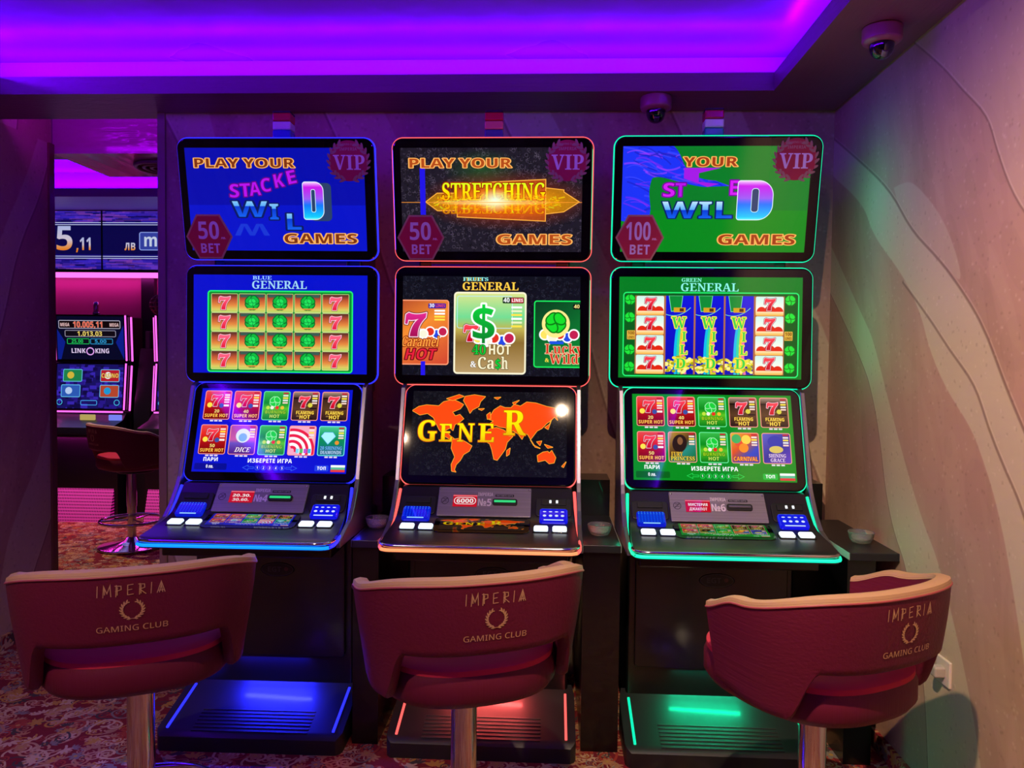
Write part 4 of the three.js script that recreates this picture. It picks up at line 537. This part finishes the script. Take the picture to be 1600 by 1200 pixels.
// ashtrays
const glass = phys({ color: 0xffffff, transmission: 0.93, thickness: 0.02, ior: 1.5, roughness: 0.08 });
const ashG = (() => { const g = lathe([[0, 0], [0.026, 0], [0.034, 0.004], [0.042, 0.02], [0.0455, 0.038], [0.044, 0.041], [0.041, 0.039], [0.036, 0.02], [0.028, 0.008], [0, 0.007]], 44); g.deleteAttribute('uv'); g.deleteAttribute('normal'); const m = outward(mergeVertices(g)); m.computeVertexNormals(); return m; })();
[[1.142, -2.845, 'clear glass ashtray on the counter next to the plaster wall'], [0.2, -2.88, 'clear glass ashtray on the counter between red-lit and green-lit machines'], [-0.647, -2.93, 'clear glass ashtray on the counter between blue-lit and red-lit machines']].forEach(([x, z, l]) => { const a = part(numbered('ashtray'), ashG, glass, scene); a.position.set(x, 0.7505, z); a.userData = { label: l, category: 'ashtray', group: 'glass ashtrays on the counters' }; });

// ---------------------------------------------------------------- chairs
const leather = phys({ color: new THREE.Color().setRGB(0.105, 0.006, 0.024), roughness: 0.55, specularIntensity: 0.5, bumpMap: noiseTex(256, [32, 64, 128], 77, [6, 6]), bumpScale: 0.0008 });
const piping = std({ color: new THREE.Color().setRGB(0.3, 0.05, 0.06), roughness: 0.45 });
const printMat = std({ map: tex(printC), transparent: true, alphaTest: 0.35, roughness: 0.35, metalness: 0.3 });
const C = { rx: 0.29, rz: 0.24, off: 0.03, L: 0.13, tip: 0.815, arm: 0.86, back: 0.908, low: 0.603, open: 0.726, th: 0.035 };
function chairPath(n) {          // plan of the shell, from one arm tip round the back to the other
  const p = [], la = C.L, arc = Math.PI * (C.rx + C.rz) / 2, tot = 2 * la + arc;
  for (let i = 0; i <= n; i++) {
    const s = i / n * tot; let x, z, nx, nz;
    if (s < la) { const t = 1 - s / la; x = -C.rx + 0.012 * t * t; z = -(la - s); nx = -1; nz = 0; }
    else if (s > tot - la) { const t = (s - tot + la) / la; x = C.rx - 0.012 * t * t; z = -(s - tot + la); nx = 1; nz = 0; }
    else { const a = -Math.PI / 2 + (s - la) / arc * Math.PI, e = 0.82, sa = Math.sin(a), ca = Math.max(1e-6, Math.cos(a)); x = C.rx * Math.sign(sa) * Math.abs(sa) ** e; z = C.rz * ca ** e; nx = Math.sign(sa) * Math.abs(sa) ** (2 - e) / C.rx; nz = ca ** (2 - e) / C.rz; const l = Math.hypot(nx, nz); nx /= l; nz /= l; }
    p.push({ x, z, nx, nz, s: 0 });
  }
  for (let i = 1; i <= n; i++) p[i].s = p[i - 1].s + Math.hypot(p[i].x - p[i - 1].x, p[i].z - p[i - 1].z);
  const half = p[n].s / 2; for (const q of p) q.s -= half;
  return p;
}
const ss = (a, b, t) => { t = Math.min(1, Math.max(0, (t - a) / (b - a))); return t * t * (3 - 2 * t); };
const shellTop = (p) => C.arm + (C.back - C.arm) * ss(-0.02, 1, Math.max(0, p.z) / C.rz) - (C.arm - C.tip) * ss(0, 1.1, Math.max(0, -p.z) / C.L);
const shellLow = (p) => { const a = Math.abs(p.s); return C.low + (C.open - C.low) * (1 - ss(0.225, 0.31, a)) + 0.015 * ss(0.36, 0.55, a); };
function shellPoint(p, y, inset) {      // the shell narrows downwards
  const k = 0.86 + 0.14 * ss(0.5, 0.9, y) + 0.03 * (y - 0.85);
  return [(p.x - p.nx * inset) * k, y, (p.z - p.nz * inset) * k + C.off];
}
function shellGeo() {
  const P = chairPath(96), nv = 14, pos = [], idx = [], row = [];
  // closed loop across the section: outer face bottom to top, rounded rim, inner face top to bottom
  for (const p of P) {
    const y0 = shellLow(p), y1 = shellTop(p), loop = [];
    for (let j = 0; j <= nv; j++) loop.push(shellPoint(p, y0 + 0.008 + (y1 - 0.014 - y0) * j / nv, 0));
    for (const [i, d] of [[0.006, -0.002], [0.014, 0.0], [C.th / 2, 0.002], [C.th - 0.014, 0.0], [C.th - 0.006, -0.002]]) loop.push(shellPoint(p, y1 + d, i));
    for (let j = nv; j >= 0; j--) loop.push(shellPoint(p, y0 + 0.008 + (y1 - 0.014 - y0) * j / nv, C.th));
    loop.push(shellPoint(p, y0, C.th - 0.01), shellPoint(p, y0, 0.01));
    row.push(loop.length); loop.forEach((q) => pos.push(...q));
  }
  const m = row[0];
  for (let i = 0; i < P.length - 1; i++) for (let j = 0; j < m; j++) { const a = i * m + j, b = i * m + (j + 1) % m; idx.push(a, a + m, b, b, a + m, b + m); }
  for (const [i, flip] of [[0, 0], [P.length - 1, 1]]) { const c = pos.length / 3; let sx = 0, sy = 0, sz = 0; for (let j = 0; j < m; j++) { sx += pos[(i * m + j) * 3]; sy += pos[(i * m + j) * 3 + 1]; sz += pos[(i * m + j) * 3 + 2]; } pos.push(sx / m, sy / m, sz / m + (-0.006)); for (let j = 0; j < m; j++) { const a = i * m + j, b = i * m + (j + 1) % m; flip ? idx.push(c, b, a) : idx.push(c, a, b); } }
  // outward winding
  const g = new THREE.BufferGeometry(); g.setAttribute('position', new THREE.Float32BufferAttribute(pos, 3)); for (let i = 0; i < idx.length; i += 3) { const t = idx[i + 1]; idx[i + 1] = idx[i + 2]; idx[i + 2] = t; } g.setIndex(idx);
  const r = toCreasedNormals(g, 0.9); return planarUV(r, 'x', 'y');
}
function printGeo() {
  const P = chairPath(400).filter((p) => Math.abs(p.s) <= 0.082), y0 = 0.757, y1 = 0.884, nv = 8, pos = [], uv = [], idx = [];
  P.forEach((p) => { for (let j = 0; j <= nv; j++) { pos.push(...shellPoint(p, y0 + (y1 - y0) * j / nv, -0.0016)); uv.push((p.s + 0.082) / 0.164, j / nv); } });
  for (let i = 0; i < P.length - 1; i++) for (let j = 0; j < nv; j++) { const a = i * (nv + 1) + j, b = a + nv + 1; idx.push(a, b, a + 1, a + 1, b, b + 1); }
  const g = new THREE.BufferGeometry(); g.setAttribute('position', new THREE.Float32BufferAttribute(pos, 3)); g.setAttribute('uv', new THREE.Float32BufferAttribute(uv, 2)); g.setIndex(idx); g.computeVertexNormals(); return g;
}
function seatGeo(scale, y0, y1, round) {
  const n = 56, rings = [], pos = [], idx = [], prof = [[0, y0], [0.8, y0], [0.95, y0 + round * 0.4], [1, y0 + round], [1, y1 - round], [0.965, y1 - round * 0.3], [0.88, y1], [0.5, y1 + 0.008], [0, y1 + 0.01]];
  for (const [k, y] of prof) for (let i = 0; i < n; i++) { const a = i / n * 2 * Math.PI, c = Math.cos(a), s = Math.sin(a), e = 0.78; pos.push(Math.sign(c) * Math.abs(c) ** e * 0.232 * scale * k, y, Math.sign(s) * Math.abs(s) ** e * 0.245 * scale * k - 0.028); }
  for (let r = 0; r < prof.length - 1; r++) for (let i = 0; i < n; i++) { const a = r * n + i, b = r * n + (i + 1) % n; idx.push(a, a + n, b, b, a + n, b + n); }
  const g = new THREE.BufferGeometry(); g.setAttribute('position', new THREE.Float32BufferAttribute(pos, 3)); g.setIndex(idx); return planarUV(toCreasedNormals(g, 0.7), 'x', 'z');
}
const chairG = { shell: shellGeo(), print: printGeo(), seat: seatGeo(1, 0.574, 0.676, 0.03), pan: seatGeo(0.5, 0.545, 0.577, 0.008), pad: seatGeo(0.975, 0.655, 0.684, 0.008) };
const padMat = phys({ color: new THREE.Color().setRGB(0.5, 0.028, 0.06), roughness: 0.7, specularIntensity: 0.25 });
const rimGeo = (() => { const P = chairPath(96), pos = [], idx = [], sec = [[-0.001, -0.01], [0.002, 0.001], [0.012, 0.0035], [C.th / 2, 0.0045], [C.th - 0.012, 0.0035], [C.th - 0.002, 0.001], [C.th + 0.001, -0.01]], m = sec.length; for (const p of P) for (const [i, d] of sec) pos.push(...shellPoint(p, shellTop(p) + d, i)); for (let i = 0; i < P.length - 1; i++) for (let j = 0; j < m - 1; j++) { const q = i * m + j; idx.push(q, q + 1, q + m, q + 1, q + m + 1, q + m); } const g = new THREE.BufferGeometry(); g.setAttribute('position', new THREE.Float32BufferAttribute(pos, 3)); g.setIndex(idx); return toCreasedNormals(g, 0.8); })();
const rimMat = std({ color: 0xb08c66, roughness: 0.5 });
const seamPath = (() => { const P = chairPath(60); return tube(P.map((p) => shellPoint(p, shellTop(p) - 0.012, -0.001)), 0.0028, 140, 6); })();
function makeChair(label, pos, turn, lift = 0) {
  const o = thing('swivel_chair', label, 'chair', pos, turn, 'burgundy swivel chairs');
  part('seat', chairG.seat, leather, o).position.y = lift; part('seat_pan', chairG.pan, M.black, o).position.y = lift; part('seat_pad', chairG.pad, padMat, o, 'brighter red seat pad').position.y = lift;
  const b = part('backrest', chairG.shell, leather, o, 'wrap-around burgundy backrest with arms'); b.position.y = lift; part('piping', seamPath, piping, b); part('top_edging', rimGeo, rimMat, b, 'tan leather edging along the top');
  part('printed_emblem', chairG.print, printMat, b, 'gold club name with a laurel wreath');
  part('post', lathe([[0.03, 0.03], [0.03, 0.3], [0.034, 0.302], [0.034, 0.565]], 28), M.chrome, o, 'polished metal post');
  const fr = part('foot_ring', new THREE.TorusGeometry(0.21, 0.011, 12, 64).rotateX(Math.PI / 2).translate(0, 0.2, 0), M.chrome, o, 'polished metal foot ring');
  for (let i = 0; i < 3; i++) part('spoke', tube([[0.03 * Math.cos(i * 2.094), 0.2, 0.03 * Math.sin(i * 2.094)], [0.205 * Math.cos(i * 2.094), 0.2, 0.205 * Math.sin(i * 2.094)]], 0.008, 6, 8), M.chrome, fr);
  part('base', lathe([[0, 0], [0.225, 0], [0.228, 0.014], [0.22, 0.02], [0.12, 0.036], [0.05, 0.055], [0.034, 0.08], [0, 0.08]], 56), M.chrome, o, 'polished round base');
  return o;
}
makeChair('burgundy swivel chair in front of the blue-lit slot machine', [-1.068, 0, -1.978], 0.433);
makeChair('burgundy swivel chair in front of the red-lit slot machine', [-0.208, 0, -1.988], 0.378);
makeChair('burgundy swivel chair near the plaster wall before the green-lit machine', [0.688, 0, -1.985], 0.5, -0.012);
makeChair('burgundy swivel chair beyond the passage at the pink-lit machine', [-3.0, 0, -5.45], -0.65);

// ---------------------------------------------------------------- dome cameras
const domeShell = phys({ color: 0x0a0c14, roughness: 0.04, clearcoat: 1, clearcoatRoughness: 0.03 }), camBody = phys({ color: new THREE.Color().setRGB(0.35, 0.08, 0.15), roughness: 0.3, clearcoat: 0.5 });
function domeCamera(label, x, z, s) {
  const o = thing('dome_camera', label, 'camera', [x, SOF, z], 0, 'dome cameras under the soffit'); o.scale.setScalar(s);
  part('housing', lathe([[0, 0], [0.062, 0], [0.064, -0.004], [0.064, -0.042], [0.06, -0.05], [0.046, -0.056], [0.04, -0.056], [0, -0.05]], 44), camBody, o);
  part('dome', lathe([[0.04, -0.055], [0.04, -0.062], [0.038, -0.076], [0.032, -0.09], [0.022, -0.1], [0.01, -0.105], [0, -0.1055]], 36), domeShell, o, 'dark tinted dome');
  const l = part('lens', new THREE.CylinderGeometry(0.012, 0.014, 0.02, 20).rotateX(1.1).translate(0, -0.088, 0.022), M.silver, o);
}
domeCamera('small dome camera on the soffit beside the red-lit and green-lit machines', 0.43, -3.24, 1);
domeCamera('dome camera on the soffit along the plaster wall', 1.06, -2.58, 0.95);
// wall socket with a plug
const so = thing('wall_socket', 'pale wall socket low on the plaster wall behind a chair', 'socket', [RX, 0.47, -2.38], 0);
part('plate', rbox(0.014, 0.08, 0.08, 0.004), std({ color: 0xd8c8b8, roughness: 0.4 }), so); part('plug', rbox(0.035, 0.035, 0.035, 0.008).translate(-0.02, 0, 0), std({ color: 0xb0a49a, roughness: 0.4 }), so);

// ---------------------------------------------------------------- the room beyond the passage
const farWall = std({ color: new THREE.Color().setRGB(0.4, 0.08, 0.2), roughness: 0.65 });
struct('wall_far', box(-6.2, -0.9, 0, 3.3, -7.12, -7.0), farWall, 'far wall of the next room');
struct('wall_far_left', merge([box(-6.32, -6.2, 0, 3.3, -7.12, -3.92), box(-6.32, LX - 0.3, 0, 3.3, -4.04, -3.92)]), farWall, 'side wall of the next room');
struct('wall_far_right', box(-1.0, -0.88, 0, 3.3, -7.12, BZ - 0.1), farWall, 'other side wall of the next room');
struct('ceiling_far', planarUV(box(-6.32, -0.88, 2.93, 3.05, -7.12, -3.92), 'x', 'z'), lacquer, 'glossy ceiling of the next room');
struct('header_infill', merge([box(-6.32, LX, 2.435, 3.3, -4.05, -3.92), box(LX - 0.3, -0.9, 2.75, 3.3, -4.45, -3.92)]), soffitMat, 'bulkhead over the passage');
struct('soffit_far', box(-6.2, -1.0, 2.69, 2.76, -7.0, -6.25), soffitMat, 'dropped soffit along the far wall');
struct('cove_riser_far', box(-6.2, -1.0, 2.76, 2.93, -6.5, -6.45), std({ color: 0x8a80c0, roughness: 0.6 }), 'upright face of the far ceiling cove');
{ const m = part(numbered('light_strip'), box(-6.1, -1.1, 2.76, 2.768, -6.37, -6.35), coveMat, scene); m.userData = { label: 'violet light strip in the far ceiling cove beyond the passage', category: 'light strip' }; }
rectLight(scene, VIOLET, COVE * 0.8, 5, 0.03, [-3.6, 2.772, -6.36], [0, 1, 0]);
// jackpot sign
const signC = canvas(2048, 560, (g, w, h) => {
  g.fillStyle = '#140c60'; g.fillRect(0, 0, w, h); const R = rng(91);
  for (const [a, b] of [[0, 0.2], [0.82, 1]]) for (let i = 0; i < 260; i++) { g.fillStyle = ['#3a28d8', '#6a3ae0', '#a04ac0', '#2a1aa8'][(R() * 4) | 0]; g.globalAlpha = 0.5; g.fillRect(R() * w, h * (a + (b - a) * R()) - 10, 60 + R() * 160, 8 + R() * 16); }
  g.globalAlpha = 1; g.fillStyle = '#18107a'; g.fillRect(0, h * 0.2, w, h * 0.6); for (const y of [0.19, 0.225, 0.765, 0.8]) { g.fillStyle = '#cfd4ff'; g.fillRect(0, h * y, w, 7); }
  g.fillStyle = '#0e0a50'; g.fillRect(0, h * 0.24, w, h * 0.5);
  const gr = lin(g, 0, -75, 0, 0, [[0, '#b8c8ff'], [0.6, '#e8d8e8'], [1, '#ff8a20']]);
  fitText(g, '10 005', w * 0.08, w * 0.478, h * 0.665, h * 0.42, SB, gr, null, 0); fitText(g, ',11', w * 0.485, w * 0.55, h * 0.665, h * 0.22, SB, gr, null, 0); fitText(g, 'лв', w * 0.674, w * 0.717, h * 0.665, h * 0.17, SB, gr, null, 0);
  rr(g, w * 0.732, h * 0.36, w * 0.2, h * 0.3, 16); g.fillStyle = '#3a48b0'; g.fill(); g.strokeStyle = '#9ab0ff'; g.lineWidth = 8; g.stroke(); fitText(g, 'mo', w * 0.745, w * 0.84, h * 0.6, h * 0.22, SB, '#d8e4ff', null, 0);
});
const sign = thing('jackpot_sign', 'wide blue lit jackpot sign high on the wall beyond the passage', 'sign', [-4.245, 2.11, -6.92], 0);
const SW = 2.4;
for (const [a, b] of [[0, 0.585], [0.59, 1]]) { const p = part('sign_panel', planarUV(box((a - 0.5) * SW, (b - 0.5) * SW, 0.05, 0.575, -0.05, 0.06), 'x', 'y', 1 / SW, 1 / 0.525, -SW / 2, 0.05), screenMat(signC, 0.75), sign, 'lit sign panel'); }
part('frame', merge([box(-SW / 2 - 0.03, SW / 2 + 0.03, 0.575, 0.6, -0.07, 0.07), box(-SW / 2 - 0.03, SW / 2 + 0.03, 0.025, 0.05, -0.07, 0.07), box(0.0855 * SW, 0.0895 * SW, 0.05, 0.575, -0.07, 0.07)]), M.black, sign);
const sl = part('light_bar', box(-SW / 2, SW / 2, -0.015, 0.025, -0.03, 0.055), glow(rgb(1, 0.16, 0.75), 1.5), sign, 'pink light bar under the sign');
rectLight(scene, rgb(0.2, 0.15, 1), 0.7, SW, 0.5, [-4.245, 2.42, -6.84], [0, 0, 1]);
rectLight(scene, PINK, 9, SW, 0.05, [-4.245, 2.09, -6.9], [0, -0.75, -0.3]);
// the pink-lit machines
const farUp = canvas(512, 336, (g, w, h) => { g.fillStyle = '#060a28'; g.fillRect(0, 0, w, h); g.fillStyle = '#0a2090'; g.beginPath(); g.moveTo(0, h); g.lineTo(0, h * 0.3); g.lineTo(w * 0.12, h * 0.6); g.lineTo(w * 0.05, h); g.moveTo(w, h * 0.2); g.lineTo(w * 0.88, h * 0.6); g.lineTo(w, h); g.fill(); rr(g, w * 0.03, h * 0.1, w * 0.92, h * 0.18, 8); g.strokeStyle = '#c8c0d8'; g.lineWidth = 5; g.fillStyle = '#120808'; g.fill(); g.stroke(); fitText(g, '10.005,11', w * 0.24, w * 0.7, h * 0.26, h * 0.14, SB, '#ff6040', '#fff', 3); fitText(g, 'MEGA', w * 0.05, w * 0.19, h * 0.235, h * 0.08, SB, '#ffd0d0', null, 0); fitText(g, 'MEGA', w * 0.79, w * 0.93, h * 0.235, h * 0.08, SB, '#ffd0d0', null, 0);
  rr(g, w * 0.12, h * 0.33, w * 0.76, h * 0.14, 8); g.strokeStyle = '#a8a0b8'; g.fillStyle = '#100c14'; g.fill(); g.stroke(); fitText(g, '1.013,03', w * 0.3, w * 0.68, h * 0.455, h * 0.11, SB, '#ffe070', null, 0); for (const [a, c] of [[0.15, '#20d060'], [0.5, '#30a0e0']]) { rr(g, w * a, h * 0.52, w * 0.33, h * 0.12, 6); g.strokeStyle = c; g.fillStyle = '#08101a'; g.fill(); g.stroke(); fitText(g, a < 0.3 ? '25,00' : '5,00', w * (a + 0.06), w * (a + 0.24), h * 0.62, h * 0.08, SB, c, null, 0); }
  fitText(g, 'LINK', w * 0.2, w * 0.42, h * 0.85, h * 0.11, SB, '#f0d8ff', null, 0); fitText(g, 'KING', w * 0.56, w * 0.78, h * 0.85, h * 0.11, SB, '#f0d8ff', null, 0); g.strokeStyle = '#f0a8ff'; g.lineWidth = 9; g.beginPath(); g.arc(w * 0.49, h * 0.81, h * 0.08, 0, 7); g.stroke(); });
const farLow = canvas(512, 336, (g, w, h) => { g.fillStyle = '#1a1468'; g.fillRect(0, 0, w, h); const R = rng(5); for (let i = 0; i < 150; i++) { g.fillStyle = ['#2a1a90', '#120c48', '#3a28b8'][(R() * 3) | 0]; g.fillRect(R() * w, R() * h, 20 + R() * 40, 10 + R() * 30); } [[0.1, 0.12, '#208a50'], [0.66, 0.12, '#c02030'], [0.08, 0.47, '#3060c0'], [0.66, 0.47, '#c04a30']].forEach(([a, b, c], i) => { rr(g, w * a, h * b, w * 0.28, h * 0.27, 8); g.fillStyle = c; g.fill(); g.strokeStyle = '#6ad0ff'; g.lineWidth = 5; g.stroke(); g.fillStyle = ['#e0c040', '#fff', '#c0d8ff', '#20a0e0'][i]; g.beginPath(); g.arc(w * (a + 0.11), h * (b + 0.13), h * 0.08, 0, 7); g.fill(); if (i === 1) fitText(g, 'CASINO', w * 0.67, w * 0.93, h * 0.3, h * 0.1, SB, '#ffe060', '#600', 6); }); rr(g, w * 0.38, h * 0.82, w * 0.24, h * 0.1, 8); g.strokeStyle = '#4ab0ff'; g.stroke(); for (const a of [0.04, 0.9]) { g.strokeStyle = '#4ad0ff'; g.beginPath(); g.arc(w * a + 10, h * 0.86, h * 0.06, 0, 7); g.stroke(); } });
const farUpT = tex(farUp), farLowT = tex(farLow), pinkMat = glow(rgb(1, 0.12, 0.75), 1.6);
const meshTex = tex(canvas(128, 128, (g, w) => { g.fillStyle = '#b070a0'; g.fillRect(0, 0, w, w); g.fillStyle = '#301030'; for (let i = 0; i < 8; i++) for (let j = 0; j < 8; j++) { g.beginPath(); g.arc(i * 16 + 8, j * 16 + 8, 4.5, 0, 7); g.fill(); } }), [9, 5]);
function farMachine(label, x) {
  const o = thing('slot_machine', label, 'slot machine', [x, 0, -6.5], 0, 'pink-lit slot machines beyond the passage');
  part('cabinet', merge([at(rbox(0.66, 0.72, 0.5, 0.01), 0, 0.36, -0.05), at(rbox(0.66, 1.0, 0.2, 0.01), 0, 1.22, -0.12), at(rbox(0.7, 0.05, 0.5, 0.01), 0, 0.73, 0.03)]), M.body, o);
  for (const [nm, y, h2, t, rx] of [['upper_display', 1.535, 0.4, farUpT, 0.05], ['lower_display', 1.12, 0.41, farLowT, -0.1]]) { const p = part(nm, slab(0.66, h2, 0.012, 0.04, 0.004), M.bezel, o); p.position.set(0, y, nm[0] === 'u' ? 0.02 : 0.04); p.rotation.x = rx; const s = part('screen', new THREE.PlaneGeometry(0.585, h2 - 0.03), phys({ color: 0x020203, roughness: 0.15, emissive: 0xffffff, emissiveMap: t, emissiveIntensity: 0.85 }), p); s.position.z = 0.0015; for (const e of [-1, 1]) { part('light_line', rbox(0.012, h2 - 0.01, 0.012, 0.004), pinkMat, p).position.set(e * 0.312, 0, 0.003); part('light_line', rbox(0.014, h2 - 0.02, 0.012, 0.004), pinkMat, p).position.set(e * 0.345, -0.01, -0.03); } }
  part('light_line', rbox(0.62, 0.014, 0.012, 0.004), pinkMat, o).position.set(0, 0.905, 0.075);
  const dk = part('button_deck', loft([{ z: 0.05, y1: 0.9, y0: 0.74, w: 0.33 }, { z: 0.12, y1: 0.84, y0: 0.74, w: 0.335 }, { z: 0.3, y1: 0.79, y0: 0.73, w: 0.335 }, { z: 0.31, y1: 0.77, y0: 0.735, w: 0.33 }]), M.deck, o); part('reader', rbox(0.13, 0.05, 0.02, 0.006).translate(0.03, 0.86, 0.12), glow(rgb(0.9, 0.7, 0.2), 0.5), dk); part('reader', rbox(0.11, 0.05, 0.02, 0.006).translate(0.27, 0.86, 0.12), glow(rgb(0.2, 0.25, 1), 0.9), dk);
  part('foot_panel', planarUV(loft([{ z: 0.2, y1: 0.27, y0: 0, w: 0.3 }, { z: 0.27, y1: 0.03, y0: 0, w: 0.3 }]), 'x', 'y', 1, 1), std({ map: meshTex, roughness: 0.5, emissive: rgb(0.75, 0.02, 0.4), emissiveMap: meshTex, emissiveIntensity: 1.0 }), o, 'backlit perforated foot panel');
  const st = part('signal_tower', lathe([[0, 0], [0.03, 0], [0.03, 0.02], [0.02, 0.03], [0.024, 0.08], [0.018, 0.11], [0, 0.115]], 24).translate(0.01, 1.735, -0.05), M.chrome, o);
  rectLight(o, rgb(0.3, 0.3, 1), 0.5, 0.58, 0.8, [0, 1.33, 0.09], [0, 0, 1]); rectLight(o, PINK, 45, 0.6, 0.03, [0, 0.7, 0.31], [0, -0.98, -0.1]); rectLight(o, PINK, 5, 0.012, 0.8, [0.37, 1.33, 0.0], [1, 0, 0.3]);
  return o;
}
farMachine('pink-lit slot machine beyond the passage with jackpot figures on its screen', -3.92);
farMachine('second pink-lit slot machine beyond the passage, half hidden by the wall', -3.03);
const dv = thing('speaker_tower', 'tall black tapered tower between the pink-lit machines beyond the passage', 'tower', [-3.475, 0, -6.6], 0);
part('body', loft([{ z: -0.15, y1: 1.35, y0: 0, w: 0.07 }, { z: 0.0, y1: 1.45, y0: 0, w: 0.072 }, { z: 0.12, y1: 0.9, y0: 0, w: 0.072 }]), M.satin, dv); part('top_cap', rbox(0.05, 0.2, 0.06, 0.01).translate(-0.02, 1.5, -0.05), M.satin, dv);
struct('pillar_far', box(-3.72, -3.6, 0, 2.1, -7.0, -6.94), std({ color: 0x140a1a, roughness: 0.5 }), 'dark upright on the far wall');
const wb = thing('wire_ball', 'round wire ball ornament on top of the pink-lit machine by the wall', 'ornament', [-3.34, 1.735, -6.55], 0);
{ const gs = []; for (let i = 0; i < 6; i++) gs.push(new THREE.TorusGeometry(0.085, 0.005, 6, 32).rotateY(i * Math.PI / 6)); for (const a of [-0.6, -0.2, 0.2, 0.6]) gs.push(new THREE.TorusGeometry(0.085 * Math.cos(a), 0.005, 6, 32).rotateX(Math.PI / 2).translate(0, 0.085 * Math.sin(a), 0)); part('wire_cage', merge(gs).translate(0, 0.09, 0), std({ color: 0x8a4a40, roughness: 0.4, metalness: 0.4 }), wb); part('core', new THREE.SphereGeometry(0.06, 20, 14).translate(0, 0.09, 0), std({ color: 0x5a2a3a, roughness: 0.5 }), wb); part('stand', new THREE.CylinderGeometry(0.02, 0.03, 0.02, 16).translate(0, 0.01, 0), M.satin, wb); }
const vent = thing('ceiling_vent', 'round ceiling vent under the passage header', 'vent', [-2.12, 2.435, -4.2], 0);
for (const r of [0.14, 0.1, 0.06]) part('vent_ring', new THREE.TorusGeometry(r, 0.012, 8, 40).rotateX(Math.PI / 2).translate(0, -0.008, 0), soffitMat, vent);

renderer.render(scene, camera);
